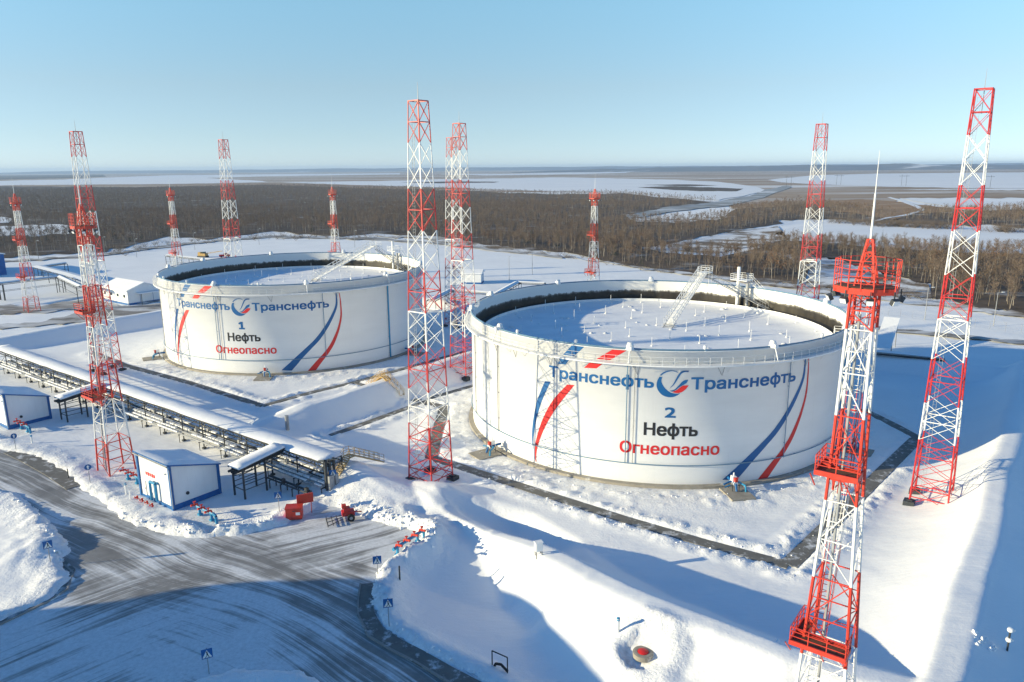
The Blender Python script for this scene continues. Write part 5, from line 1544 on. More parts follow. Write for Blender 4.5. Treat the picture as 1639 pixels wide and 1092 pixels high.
# sloping covered way right of the near tank
a = np.array([*at(1412, 556, 2.2), 2.2]); b = np.array([*at(1428, 508, 6.5), 6.5])
t = thing("covered_stair", (a[0], a[1], 0), "sloping snow-covered stairway roof right of tank number 2, behind the floodlight mast", "covered stair")
d = b - a; L2 = np.hypot(d[0], d[1]); dn = np.array([d[1], -d[0]]) / L2 * 1.7
m = MB(); q = [(-dn[0], -dn[1], 2.2), (dn[0], dn[1], 2.2), (d[0] + dn[0], d[1] + dn[1], 6.5), (d[0] - dn[0], d[1] - dn[1], 6.5)]
m.add([(x, y, z - .3) for x, y, z in q] + q, [(3, 2, 1, 0), (4, 5, 6, 7), (0, 1, 5, 4), (1, 2, 6, 5), (2, 3, 7, 6), (3, 0, 4, 7)]); m.build("snow_on_roof", M["cover"], t)
for f in (.25, .8):
    for s in (-.9, .9):
        m = MB(); m.beam((d[0] * f + dn[0] * s, d[1] * f + dn[1] * s, -.3), (d[0] * f + dn[0] * s, d[1] * f + dn[1] * s, 1.9 + 4.3 * f), .11); m.build("post", M["grey"], t)

# yellow crawler machine and a red pick-up behind tank 1
x, y = at(325, 412)
t = thing("crawler_crane", (x, y, 0), "yellow crawler machine parked far behind tank number 1, left of the lattice mast", "crane", None, math.radians(-15)); t.scale = (.7, .7, .7)
m = MB(); m.box((0, 0, 1.9), (6, 3.2, 1.8)); m.box((-1.8, 0, 3.1), (2.0, 3.0, 1.0)); m.build("body", M["yellow"], t)
m = MB(); m.box((2.0, -.9, 3.2), (1.7, 1.3, 1.7)); m.build("cab", M["glass"], t)
for s in (-1.6, 1.6):
    m = MB(); m.prism([(-3.4, s - .4), (3.4, s - .4), (3.4, s + .4), (-3.4, s + .4)], .1, 1.1); m.build("track", M["steel"], t)
m = MB()
for s in (-.5, .5): m.beam((2.6, s, 2.4), (16, s, 4.6), .13); m.beam((2.6, s, 3.2), (16, s, 4.8), .1)
for k in range(8): m.beam((2.6 + 1.67 * k, -.5, 2.6 + .27 * k), (2.6 + 1.67 * (k + 1), .5, 2.9 + .27 * k), .08)
m.build("boom", M["yellow"], t)
x, y = at(360, 412)
t = thing("pickup_truck", (x, y, 0), "small red vehicle parked beside the yellow machine behind tank number 1", "vehicle", None, math.radians(20))
m = MB(); m.box((0, 0, .95), (5.2, 1.9, .8)); m.box((.6, 0, 1.65), (2.0, 1.7, .7)); m.build("body", M["red"], t)
m = MB(); m.box((.6, 0, 1.7), (1.7, 1.74, .4)); m.build("window", M["glass"], t)
for sx in (-1.6, 1.6):
    for sy in (-.9, .9):
        m = MB(); m.beam((sx, sy - .12, .42), (sx, sy + .12, .42), .42, 0, 12, cap=True); m.build("wheel", M["black"], t)

# lamp posts along the rear road
def lamp_post(px, py, label, h=9.0):
    x, y = at(px, py)
    t = thing("lamp_post", (x, y, -.1), label, "lamp post", "thin lamp posts along the rear fence", 0)
    m = MB(); m.beam((0, 0, 0), (0, 0, h), .12, w1=.07, n=6); m.beam((0, 0, h), (.9, -.3, h + .2), .05); m.build("pole", M["grey"], t)
    m = MB(); m.box((1.1, -.35, h + .2), (.7, .3, .14)); m.build("lamp_head", M["lamp"], t)
    return t
LP = [(62, 415, "behind the left lattice mast"), (168, 408, "left of the yellow machine, by the dark wood"), (219, 412, "just left of the far floodlight mast"), (312, 400, "behind the yellow machine"), (415, 392, "right of the lattice mast behind tank number 1"),
      (568, 396, "above the right rim of tank number 1"), (815, 448, "on the open snow behind tank number 2, leftmost there"), (852, 440, "on the open snow behind tank number 2, second from the left there"), (1480, 512, "right of the covered stairway"), (1590, 522, "near the right edge of the picture")]
for k, (px, py, w_) in enumerate(LP): lamp_post(px, py, f"thin lamp post {w_}")

# perimeter fence in the open snow at the right rear
fp = [at(1385, 500), at(1480, 513), at(1560, 524), at(1660, 537)]
t = thing("perimeter_fence", (*fp[0], 0), "thin wire fence crossing the snow at the right, in front of the wood", "fence")
m = MB(); mw = MB()
for a, b in zip(fp[:-1], fp[1:]):
    n = max(2, int(math.dist(a, b) / 3))
    for k in range(n):
        x = a[0] + (b[0] - a[0]) * k / n - fp[0][0]; y = a[1] + (b[1] - a[1]) * k / n - fp[0][1]; m.beam((x, y, -.3), (x, y, 2.2), .035)
    for z in (.4, 1.0, 1.6, 2.15): mw.beam((a[0] - fp[0][0], a[1] - fp[0][1], z), (b[0] - fp[0][0], b[1] - fp[0][1], z), .012)
m.build("fence_posts", M["grey"], t); mw.build("wires", M["grey"], t)

# power line pylons on the frozen plain
for k, (px, py) in enumerate(((1262, 300), (1342, 296), (1446, 298), (1580, 301))):
    x, y = at(px, py)
    t = thing("power_pylon", (x, y, 0), f"tiny H-shaped power pylon on the far frozen plain, {('leftmost', 'second from the left', 'second from the right', 'rightmost')[k]} of the four", "pylon", "power pylons on the frozen plain", math.radians(-10))
    for s in (-4.5, 4.5):
        m = MB(); m.beam((s, 0, -.3), (s, 0, 23), .35, w1=.25, n=5); m.build("leg", M["steel"], t)
    m = MB(); m.beam((-10, 0, 20), (10, 0, 20), .35); m.build("crossarm", M["steel"], t)

# ------------------------------------------------------------------ the country beyond
def mat_floor(name, a, b, snow, scale=0.08, stretch=(1, 1, 1), lo=0.5, hi=0.62):
    m = NT(name); p = m.pos()
    c = m.ramp(m.noise(m.scale(p, stretch), scale * 2.5, 6, 0.65), [(0.3, a), (0.7, b)])
    f = m.ramp(m.noise(m.scale(p, stretch), scale, 7, 0.65, 0.4), [(lo, 0.0), (hi, snow)])
    m.base(m.mix(f, c, (0.80, 0.81, 0.82))); m.rough(0.9); m.bsdf.inputs["Specular IOR Level"].default_value = 0.1
    return m.mat
M["wood_floor"] = mat_floor("woodland_floor", (0.075, 0.056, 0.042), (0.15, 0.115, 0.085), 0.5, 0.04, (1, 1, 1), 0.57, 0.74)
M["marsh"] = mat_floor("frozen_marsh", (0.27, 0.195, 0.13), (0.44, 0.33, 0.235), 0.85, 0.003, (0.25, 1.7, 1), 0.52, 0.62)
M["meadow"] = mat_floor("brown_meadow", (0.27, 0.165, 0.09), (0.40, 0.26, 0.15), 0.5, 0.015, (0.6, 1.4, 1), 0.60, 0.75)
M["scrub"] = mat_floor("scrubby_snow", (0.16, 0.12, 0.085), (0.25, 0.19, 0.13), 0.9, 0.06, (1, 1, 1), 0.42, 0.56)
M["ice"] = mat_floor("snowy_ice", (0.70, 0.72, 0.75), (0.82, 0.83, 0.84), 0.8, 0.004, (0.5, 1.6, 1), 0.5, 0.7)
M["icy_river"] = mat_floor("icy_river", (0.22, 0.22, 0.21), (0.42, 0.45, 0.47), 0.8, 0.012, (1, 1, 1), 0.52, 0.66)
M["gritty_road"] = mat_floor("gritty_snow_road", (0.17, 0.155, 0.14), (0.36, 0.34, 0.32), 0.85, 0.12, (0.4, 1.2, 1), 0.46, 0.62)
from mathutils.geometry import tessellate_polygon
def at_far(px, py, z, far=14500):
    hy = PH / 2 - F_PX * math.tan(PITCH) - (px - PW / 2) * math.tan(-ROLL) * -1
    ymin = 269 + (px - PW / 2) * (-0.00733) + CAM_H * F_PX / far
    return at(px, max(py, ymin), z)
def rough_outline(poly, amp, seed, seg=9.0):
    q = []
    for i in range(len(poly)):
        a, b = poly[i], poly[(i + 1) % len(poly)]; n = max(1, int(math.dist(a, b) / seg))
        for k in range(n):
            x, y = a[0] + (b[0] - a[0]) * k / n, a[1] + (b[1] - a[1]) * k / n
            sc_ = amp * max(0.12, min(1.0, (y - 268) / 90))
            q.append((x + 4 * sc_ * (float(fbm(np.array(x * .05), np.array(y * .11), seed)) - .5), y + 2.4 * sc_ * (float(fbm(np.array(x * .06 + 9), np.array(y * .2), seed + 1)) - .5)))
    return q
def sheet(name, poly, z, mat, amp=4.0, seed=1):
    q = [at_far(x, y, z) for x, y in rough_outline(poly, amp, seed)]
    tr = tessellate_polygon([[Vector((x, y, 0)) for x, y in q]])
    me = bpy.data.meshes.new(name)
    fs = []
    for a, b, c in tr:
        ar = (q[b][0] - q[a][0]) * (q[c][1] - q[a][1]) - (q[c][0] - q[a][0]) * (q[b][1] - q[a][1])
        fs.append((a, b, c) if ar > 0 else (a, c, b))
    me.from_pydata([(x, y, z) for x, y in q], [], fs); me.materials.append(mat)
    return tag(link(name, me), kind="structure")
F_A = [(-90, 297), (0, 298), (200, 300), (430, 296), (560, 301), (700, 304), (870, 311), (1000, 310), (1080, 318), (1150, 323), (1080, 333), (1000, 344), (1010, 352), (1100, 352), (1180, 345), (1240, 352), (1255, 358),
       (1180, 368), (1110, 382), (1028, 398), (1060, 405), (1150, 410), (1225, 397), (1262, 412), (1296, 432), (1285, 456), (1240, 452), (1190, 447), (1100, 437), (1000, 424), (900, 404), (820, 398), (740, 390), (690, 379), (600, 373), (545, 379), (440, 371),
       (330, 383), (270, 379), (170, 402), (0, 412), (-90, 419)]
F_B = [(1215, 396), (1245, 382), (1330, 387), (1420, 395), (1520, 401), (1720, 406), (1720, 517), (1639, 502), (1566, 492), (1495, 476), (1484, 455), (1432, 441), (1380, 426), (1330, 412), (1280, 412), (1240, 402)]
F_C = [(1180, 335), (1235, 330), (1300, 325), (1330, 331), (1420, 341), (1440, 350), (1420, 357), (1330, 352), (1260, 352), (1185, 362), (1150, 352)]
F_D = [(1430, 351), (1470, 341), (1560, 338), (1639, 336), (1720, 336), (1720, 366), (1639, 364), (1560, 360), (1440, 357)]
F_E = [(-90, 280.5), (0, 281), (90, 280), (165, 279.5), (170, 283), (90, 286), (0, 287.5), (-90, 288)]
CLEAR = [[(-90, 360), (0, 361), (60, 360), (118, 361), (122, 374), (60, 377), (0, 378), (-90, 379)], [(-60, 349), (0, 349), (22, 350), (14, 356), (-60, 357)]]
mm = bpy.data.meshes.new("marsh")
mm.from_pydata([(-15500, 1330, .16), (15500, 1330, .16), (15500, 15400, .16), (-15500, 15400, .16)], [], [(0, 1, 2, 3)]); mm.materials.append(M["marsh"])
tag(link("marsh", mm), kind="structure")
sheet("woodland_floor", F_A, .30, M["wood_floor"], 3, 3)
sheet("woodland_floor", F_B, .30, M["wood_floor"], 5, 5)
sheet("woodland_floor", F_C, .40, M["wood_floor"], 4, 7)
sheet("woodland_floor", F_D, .40, M["wood_floor"], 4, 9)
sheet("woodland_floor", F_E, .60, M["wood_floor"], 1, 11)
for k, c in enumerate(CLEAR): sheet("snow_clearing", c, .42, M["ice"], 3, 13 + k)
sheet("meadow", [(1150, 323), (1200, 315), (1228, 306), (1300, 301), (1450, 304), (1720, 305), (1720, 317), (1440, 317), (1425, 332), (1330, 331), (1250, 331), (1180, 336)], .26, M["marsh"], 3, 21)
sheet("meadow", [(1322, 323), (1380, 318), (1450, 325), (1500, 331), (1560, 338), (1470, 342), (1430, 350), (1380, 343), (1330, 338)], .44, M["meadow"], 3, 23)
sheet("scrub", [(1262, 414), (1330, 412), (1432, 441), (1486, 456), (1492, 476), (1400, 470), (1290, 455), (1298, 432)], .30, M["scrub"], 4, 25)
sheet("scrub", [(590, 377), (690, 384), (740, 394), (830, 404), (930, 414), (1040, 432), (1180, 451), (1290, 466), (1420, 482), (1600, 503), (1720, 520), (1720, 512), (1560, 490), (1400, 468), (1240, 452), (1000, 424), (820, 397), (690, 378)], .34, M["scrub"], 3, 27)
sheet("scrub", [(1005, 346), (1095, 351), (1180, 345), (1150, 352), (1100, 356), (1015, 356)], .45, M["scrub"], 3, 28)
sheet("scrub", [(1245, 362), (1262, 383), (1215, 392), (1150, 404), (1060, 402), (1028, 398), (1110, 383), (1180, 369)], .36, M["scrub"], 2, 38)
sheet("frozen_lake", [(450, 292.5), (640, 289), (760, 286), (900, 284), (1050, 287), (1150, 291), (1210, 299), (1226, 305), (1190, 314), (1150, 320), (1090, 316), (1000, 308), (880, 306), (700, 300), (560, 296)], .50, M["ice"], 2, 31)
sheet("frozen_lake", [(1228, 288), (1300, 281), (1400, 278), (1639, 276), (1720, 276), (1720, 303), (1639, 302), (1450, 300), (1330, 296), (1250, 292)], .50, M["ice"], 2, 33)
sheet("snow_field", [(1440, 317), (1500, 319.5), (1639, 322), (1720, 322), (1720, 335), (1639, 335), (1560, 337), (1500, 328)], .50, M["ice"], 2, 35)
sheet("snow_field", [(1320, 360), (1400, 358), (1450, 362), (1560, 367), (1720, 372), (1720, 408), (1520, 403), (1420, 397), (1330, 389), (1262, 383), (1240, 374), (1270, 364)], .36, M["ice"], 2, 37)
sheet("frozen_lake", [(-90, 291), (0, 289.5), (100, 287.5), (170, 284.5), (260, 281), (420, 279), (640, 277.2), (640, 279.2), (430, 282.5), (330, 285), (420, 290), (430, 292), (240, 295), (100, 296), (-90, 298)], .55, M["ice"], 1.5, 39)
sheet("snow_field", [(700, 279), (820, 278), (900, 276), (1010, 275), (1000, 277), (900, 279.5), (780, 281)], .55, M["ice"], 1.5, 41)
sheet("reed_bed", [(640, 292), (720, 290.5), (800, 291), (790, 292.6), (700, 293.5)], .62, M["wood_floor"], 1.5, 43)
sheet("reed_bed", [(1020, 300), (1080, 298), (1190, 302), (1180, 306), (1120, 306), (1060, 303)], .62, M["wood_floor"], 1.5, 45)
sheet("reed_bed", [(1030, 296), (1100, 295), (1150, 297), (1100, 298.4)], .62, M["wood_floor"], 1.5, 46)
sheet("river", [(1000, 346), (1060, 332), (1150, 322.5), (1200, 313), (1224, 304), (1260, 297), (1266, 300), (1240, 309), (1222, 317), (1170, 328), (1080, 338), (1008, 351)], .66, M["icy_river"], 3, 47)
sheet("snowy_track", [(1420, 316), (1440, 322), (1463, 330), (1474, 336), (1445, 344), (1400, 352), (1398, 355), (1455, 344), (1482, 336), (1468, 328), (1445, 320), (1425, 315)], .66, M["ice"], 1.5, 49)
sheet("rear_road", [(1400, 522), (1500, 532), (1600, 542), (1720, 552), (1720, 558), (1600, 547), (1500, 538), (1400, 528)], .30, M["gritty_road"], 2, 51)
sheet("rear_road", [(-40, 503), (60, 500), (150, 492), (262, 482), (262, 470), (200, 490), (140, 478), (60, 490), (-40, 488)], .30, M["gritty_road"], 3, 53)
sheet("rear_road", [(150, 494), (262, 484), (262, 500), (180, 512), (0, 527), (-40, 527), (-40, 521), (60, 517)], .34, M["gritty_road"], 3, 55)
sheet("rear_road", [(0, 417), (160, 407), (300, 388), (430, 377), (600, 381), (700, 388), (900, 410), (900, 413), (700, 391), (600, 384), (430, 380), (300, 391), (160, 410), (0, 420)], .36, M["gritty_road"], 2, 57)

# hills along the horizon
def ridge_of_hills(dist, a0, a1, base, rise, seed):
    hm = MB(); nx = 240; prof = [(-700, -5), (-420, .35), (-150, .8), (150, 1.0), (600, .55), (1200, -5)]
    for i in range(nx + 1):
        f = i / nx; X0 = dist * math.tan(math.radians(a0 + (a1 - a0) * f)); edge = min(1, f * 5, (1 - f) * 12)
        z = (base + rise * f + 34 * (float(fbm(np.array(i * .06), np.array(2.0), seed)) - .1) + 5 * float(vnoise(np.array(i * .3), np.array(1.0), seed + 2)) + 2.5 * float(vnoise(np.array(i * 1.1), np.array(1.0), seed + 3))) * edge
        for dy, k in prof: hm.v.append((X0, dist + dy + 300 * float(vnoise(np.array(i * .12), np.array(k), seed + 5)), -3 if k < 0 else z * k))
    for i in range(nx):
        for j in range(len(prof) - 1): a = i * len(prof) + j; b = a + len(prof); hm.f.append((a, b, b + 1, a + 1)); hm.m.append(0)
    return hm
M["hill"] = mat_floor("wooded_hills", (0.10, 0.10, 0.11), (0.18, 0.18, 0.19), 0.85, 0.0013, (0.5, 1.6, 1), 0.60, 0.66)
tag(ridge_of_hills(13200, -44, 44, 24, 26, 71).build("hills", M["hill"], smooth=True), kind="structure")
tag(ridge_of_hills(7000, 0, 44, 14, 20, 81).build("hills", M["hill"], smooth=True), kind="structure")

# ------------------------------------------------------------------ trees
def mat_twig(name, a, b):
    m = NT(name); m.base(m.ramp(m.noise(m.pos(), 0.035, 6, 0.7), [(0.3, a), (0.7, b)])); m.rough(0.85); m.bsdf.inputs["Specular IOR Level"].default_value = 0.15
    return m.mat
TM = [mat_twig("grey_bark", (0.13, 0.105, 0.082), (0.25, 0.205, 0.16)), mat_twig("birch_bark", (0.26, 0.23, 0.195), (0.42, 0.38, 0.33)),
      mat_twig("brown_twigs", (0.105, 0.076, 0.056), (0.20, 0.148, 0.112)), mat_twig("grey_brown_twigs", (0.125, 0.092, 0.068), (0.235, 0.175, 0.132)),
      mat_twig("dry_oak_leaves", (0.12, 0.068, 0.042), (0.20, 0.12, 0.075)), mat_twig("dark_needles", (0.012, 0.022, 0.014), (0.035, 0.05, 0.03))]
def tree_proto(kind, h, nb, nt, tw, seed):
    """(vertices, quads, material per quad, number of trunk quads): a bare crown of limbs and fine twigs."""
    r = np.random.default_rng(seed); V = []; Q = []; Mt = []
    def prism(p, q, w0, w1, mt, n=4):
        p, q = np.array(p), np.array(q); d = q - p; d = d / (np.linalg.norm(d) + 1e-9)
        a = np.cross(d, (0, 0, 1) if abs(d[2]) < .9 else (1, 0, 0)); a /= np.linalg.norm(a); b = np.cross(d, a); o = len(V)
        for c, w_ in ((p, w0), (q, w1)):
            for k in range(n): t = 2 * math.pi * k / n; V.append(c + (a * math.cos(t) + b * math.sin(t)) * w_)
        for k in range(n): Q.append((o + k, o + (k + 1) % n, o + n + (k + 1) % n, o + n + k)); Mt.append(mt)
    def sliver(p, d, L, w_, mt):
        d = d / np.linalg.norm(d); s = np.cross(d, r.normal(size=3)); s = s / np.linalg.norm(s) * w_ / 2; q = p + d * L; o = len(V)
        V.extend([p - s, p + s, q + s * .35, q - s * .35]); Q.append((o, o + 1, o + 2, o + 3)); Mt.append(mt)
    bark = 1 if kind == "birch" else 0
    twig = {"birch": 2, "aspen": 3, "oak": 2, "conifer": 5, "bush": 2}[kind]
    if kind == "conifer":
        prism((0, 0, -.3), (0, 0, h), .12, .02, 0)
        ntr = len(Q)
        for k in range(nt):
            f = r.uniform(.08, 1); z = h * f; R = (1 - f) * h * .24 + .1; t = r.uniform(0, 6.28)
            d = np.array([math.cos(t), math.sin(t), r.uniform(-.5, .1)]); sliver(np.array([0, 0, z]) + d * R * r.uniform(0, .4), d, R * r.uniform(.5, 1), tw * 3.5, twig)
        return np.array(V), np.array(Q), np.array(Mt), ntr
    lean = r.normal(size=2) * .04 * h
    top = np.array([lean[0], lean[1], h * .82]); w0 = .0075 * h + .02
    if kind != "bush":
        midp = top * .5 + np.array([*r.normal(size=2) * .015 * h, 0])
        prism((0, 0, -.4), midp, w0, w0 * .7, bark, 5); prism(midp, top, w0 * .7, w0 * .25, bark, 5)
    ntr = len(Q)
    limbs = []
    cr = {"birch": .16, "aspen": .19, "oak": .34, "bush": .5}[kind]
    base = {"birch": .32, "aspen": .38, "oak": .22, "bush": 0.0}[kind]
    for k in range(nb):
        f = r.uniform(base, .95); t = r.uniform(0, 6.28); p = top * (f if kind != "bush" else .02) ; p = np.array([p[0], p[1], (h * .82 * f) if kind != "bush" else -.1])
        up = r.uniform(.7, 1.5) if kind != "oak" else r.uniform(.2, .9)
        L = h * cr * r.uniform(.8, 1.5) * (1.15 - f * .6) if kind != "bush" else h * r.uniform(.6, 1.1)
        d = np.array([math.cos(t), math.sin(t), up]); d /= np.linalg.norm(d); q = p + d * L
        prism(p, q, w0 * .34, w0 * .12, bark if (kind == "birch" and r.uniform() < .35) else (0 if kind != "birch" else 2), 3)
        limbs.append((p, q, d))
    for k in range(nt):
        p, q, d = limbs[r.integers(len(limbs))]
        f = r.uniform(.25, 1.05); s = p + (q - p) * f
        d2 = d * .6 + r.normal(size=3) * .55 + np.array([0, 0, .45])
        if kind == "oak" and k % 3:
            c = s + r.normal(size=3) * h * .035; sliver(c, r.normal(size=3), h * .035 * r.uniform(.6, 1.4), h * .028, 4)
        else: sliver(s, d2, h * .10 * r.uniform(.6, 1.5), tw, twig)
    return np.array(V), np.array(Q), np.array(Mt), ntr

near_p = [tree_proto(k, 10, nb, nt, .045, 100 + i) for i, (k, nb, nt) in enumerate((("birch", 22, 210), ("birch", 20, 200), ("aspen", 28, 260), ("aspen", 26, 240), ("oak", 24, 280), ("aspen", 24, 230), ("conifer", 0, 160)))]
mid_p = [tree_proto(k, 10, nb, nt, .075, 200 + i) for i, (k, nb, nt) in enumerate((("birch", 11, 72), ("aspen", 12, 84), ("aspen", 12, 80), ("birch", 10, 76), ("oak", 11, 100), ("aspen", 12, 86), ("conifer", 0, 60)))]
far_p = [tree_proto(k, 10, nb, nt, .17, 300 + i) for i, (k, nb, nt) in enumerate((("birch", 5, 24), ("aspen", 5, 28), ("aspen", 6, 30), ("aspen", 5, 26)))]
bush_p = [tree_proto("bush", 10, 26, 150, .05, 400 + i) for i in range(3)]

def scatter(polys, holes, spacing, dmin, dmax, seed):
    r = np.random.default_rng(seed)
    xs_ = np.arange(-dmax * .80, dmax * .80, spacing); ys_ = np.arange(dmin * .6, dmax * 1.02, spacing)
    X, Y = np.meshgrid(xs_, ys_); X = (X + r.uniform(-.5, .5, X.shape) * spacing * 1.3).ravel(); Y = (Y + r.uniform(-.5, .5, Y.shape) * spacing * 1.3).ravel()
    d = np.hypot(X, Y); k = (d >= dmin) & (d < dmax) & (np.abs(X) < Y * .80); X, Y = X[k], Y[k]
    px, py = proj(X, Y, np.zeros_like(X))
    wob = (fbm(X * .02, Y * .02, 5) - .5) * 14
    ins = np.zeros(X.shape, bool)
    for p in polys: ins |= in_poly(px + wob, py + wob * .22, p)
    for p in holes: ins &= ~in_poly(px, py, p)
    gap = fbm(X * .012, Y * .012, 77)
    ins &= (gap > .34) | (r.uniform(size=X.shape) < .35)
    return X[ins], Y[ins]
def stuff_trees(name, X, Y, protos, weights, hmin, hmax, label, seed, z=.2):
    r = np.random.default_rng(seed); n = len(X); kind = r.choice(len(protos), n, p=np.array(weights) / sum(weights))
    patch = fbm(X * .006, Y * .006, 99)
    CO, QQ, MM = [], [], []; off = 0
    for k, (V, Q, Mt, _) in enumerate(protos):
        idx = np.where(kind == k)[0]
        if not len(idx): continue
        s = (r.uniform(hmin, hmax, len(idx)) * (.72 + .56 * patch[idx])) / 10.0; a = r.uniform(0, 6.28, len(idx)); c, sn = np.cos(a), np.sin(a)
        wd = s * r.uniform(.85, 1.25, len(idx))
        x = (V[None, :, 0] * c[:, None] - V[None, :, 1] * sn[:, None]) * wd[:, None] + X[idx, None]
        y = (V[None, :, 0] * sn[:, None] + V[None, :, 1] * c[:, None]) * wd[:, None] + Y[idx, None]
        zz = V[None, :, 2] * s[:, None] + z
        CO.append(np.stack([x, y, zz], -1).reshape(-1, 3)); nv = len(V)
        QQ.append((Q[None] + (np.arange(len(idx)) * nv)[:, None, None]).reshape(-1, 4) + off); MM.append(np.tile(Mt, len(idx))); off += len(idx) * nv
    me = bpy.data.meshes.new(name)
    for m_ in TM: me.materials.append(m_)
    fast_mesh(me, np.concatenate(CO), np.concatenate(QQ), None, np.concatenate(MM))
    return tag(link(name, me), label, "woodland", kind="stuff")

nX, nY = scatter([F_A, F_B], CLEAR, 4.6, 190, 430, 1)
order = np.argsort(np.hypot(nX, nY))
pxs, pys = proj(nX, nY, np.zeros_like(nX))
vis = [i for i in order if -10 < pxs[i] < 1650 and not (750 < pxs[i] < 1345 and pys[i] > 452) and not (250 < pxs[i] < 685 and pys[i] > 410)]
single = set(vis[:300])
# each of the nearest trees is a thing of its own: trunk and crown
def proto_meshes(P, name):
    V, Q, Mt, nt_ = P; out = []
    for sl, nm in ((slice(0, nt_), "trunk"), (slice(nt_, None), "crown")):
        q = Q[sl]; used, inv = np.unique(q, return_inverse=True)
        me = bpy.data.meshes.new(f"{name}_{nm}")
        for m_ in TM: me.materials.append(m_)
        fast_mesh(me, V[used], inv.reshape(-1, 4), None, Mt[sl]); out.append(me)
    return out
NK = ["birch_tree", "birch_tree", "aspen_tree", "aspen_tree", "oak_tree", "aspen_tree", "spruce_tree"]
NL = {"birch_tree": "bare birch with a pale trunk at the near edge of the wood", "aspen_tree": "bare grey-brown tree at the near edge of the wood", "oak_tree": "broad tree with dry brown leaves at the near edge of the wood", "spruce_tree": "small dark evergreen at the near edge of the wood"}
NC = {"birch_tree": "birch", "aspen_tree": "tree", "oak_tree": "oak", "spruce_tree": "spruce"}
pm = [proto_meshes(P, NK[i]) for i, P in enumerate(near_p)]
rg = np.random.default_rng(8)
for i in vis[:300]:
    k = rg.choice(7, p=[.2, .17, .21, .19, .05, .16, .02]); nm = NK[k]
    s = rg.uniform(.55, 1.05) * (1.25 if pxs[i] > 1230 else 1.0); s = s if k < 6 else s * .6
    t = thing(nm, (nX[i], nY[i], .2), NL[nm], NC[nm], NC[nm] + " trees along the near edge of the wood", rg.uniform(0, 6.28)); t.scale = (s * rg.uniform(.85, 1.2), s * rg.uniform(.85, 1.2), s)
    link("trunk", pm[k][0], t); link("crown", pm[k][1], t)
rest = np.array([i for i in range(len(nX)) if i not in single])
stuff_trees("near_wood", nX[rest], nY[rest], near_p, [.15, .12, .25, .22, .05, .19, .02], 5.5, 10.0, "leafless brown wood behind its nearest trees", 2)
mX, mY = scatter([F_A, F_B, F_C, F_D], CLEAR, 4.9, 430, 860, 3)
stuff_trees("middle_wood", mX, mY, mid_p, [.2, .22, .2, .14, .03, .2, .02], 5.5, 9.8, "leafless brown wood in the middle distance", 4)
fX, fY = scatter([F_A, F_B, F_C, F_D], CLEAR, 7.6, 860, 1950, 5)
stuff_trees("far_wood", fX, fY, far_p, [.2, .35, .3, .2], 6.0, 9.5, "distant leafless wood stretching to the frozen lake", 6)
# thin belts of trees out on the marsh
r = np.random.default_rng(12)
bx = r.uniform(-5200, 5200, 26000); by = r.uniform(1500, 6500, 26000)
k = (np.abs(bx) < by * .8) & (fbm(bx * .0011, by * .0042, 61) > .585); bx, by = bx[k], by[k]
px, py = proj(bx, by, np.zeros_like(bx)); ok = np.ones(bx.shape, bool)
LAKES = [[(450, 292), (760, 285), (1050, 286), (1215, 298), (1226, 306), (1150, 321), (1000, 309), (700, 301)], [(1228, 288), (1300, 280), (1720, 275), (1720, 304), (1330, 297)], [(-90, 291), (170, 284), (420, 278), (640, 277), (430, 283), (430, 293), (-90, 299)], [(1440, 316), (1720, 321), (1720, 336), (1500, 329)]]
for p in LAKES: ok &= ~in_poly(px, py, p)
stuff_trees("marsh_thickets", bx[ok][:9000], by[ok][:9000], far_p, [.2, .3, .3, .2], 5, 9, "dark thickets scattered over the distant marsh", 13)
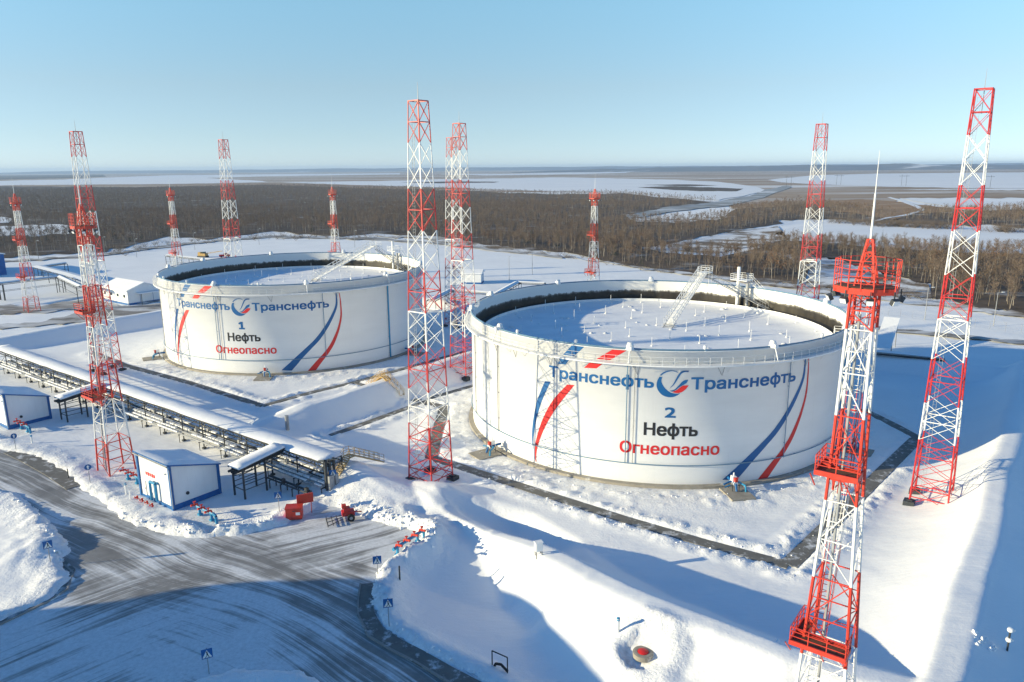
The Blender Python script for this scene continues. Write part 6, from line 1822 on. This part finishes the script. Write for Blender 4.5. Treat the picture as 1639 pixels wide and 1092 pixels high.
# hedges in the snow fields and brown bushes by the near edge of the wood
hx, hy = [], []
for (a, b, n, sp) in ((at(1395, 362), at(1525, 367), 150, 5), (at(1583, 371), at(1632, 373), 50, 4), (at(1330, 357), at(1400, 361), 50, 6)):
    t = r.uniform(size=n); hx += list(a[0] + (b[0] - a[0]) * t + r.normal(size=n) * sp); hy += list(a[1] + (b[1] - a[1]) * t + r.normal(size=n) * sp)
stuff_trees("hedge", np.array(hx), np.array(hy), bush_p, [1, 1, 1], 4.5, 7, "low dark hedges crossing the far snow fields", 14, .3)
nb_ = 240; t = r.uniform(size=nb_)
ln = [(600, 380), (700, 390), (820, 404), (930, 416), (1060, 438), (1180, 450), (1290, 462), (1420, 478), (1500, 486)]
sx = np.interp(t * 8, range(9), [p[0] for p in ln]) + r.normal(size=nb_) * 12; sy = np.interp(t * 8, range(9), [p[1] for p in ln]) - np.abs(r.normal(size=nb_)) * 4
qq = [at(a, b) for a, b in zip(sx, sy)]
stuff_trees("scrub_bushes", np.array([q[0] for q in qq]), np.array([q[1] for q in qq]), bush_p, [1, 1, 1], 1.4, 3.6, "low brown scrub between the tank yard and the wood", 15, .1)

t = r.uniform(size=150); sx = np.interp(t, [0, .3, .6, 1], [165, 290, 430, 590]) + r.normal(size=150) * 10; sy = np.interp(t, [0, .3, .6, 1], [404, 386, 377, 379]) + np.abs(r.normal(size=150)) * 3.5
qq = [at(a, b) for a, b in zip(sx, sy)]
stuff_trees("scrub_bushes", np.array([q[0] for q in qq]), np.array([q[1] for q in qq]), bush_p, [1, 1, 1], 2.0, 5.0, "low brown scrub along the rear road at the left", 16, .1)

# ------------------------------------------------------------------ winter haze
m = MB(); m.box((0, 7400, 43), (36000, 17000, 96))
hz = bpy.data.materials.new("haze"); hz.use_nodes = True
nt_ = hz.node_tree; nt_.nodes.clear()
out = nt_.nodes.new("ShaderNodeOutputMaterial"); vol = nt_.nodes.new("ShaderNodeVolumePrincipled")
vol.inputs["Color"].default_value = (0.50, 0.70, 1.0, 1); vol.inputs["Density"].default_value = 0.00008; vol.inputs["Anisotropy"].default_value = 0.1
nt_.links.new(vol.outputs[0], out.inputs["Volume"])
ho = m.build("haze", hz)
tag(ho, "pale winter haze over the plain", "haze", kind="stuff")
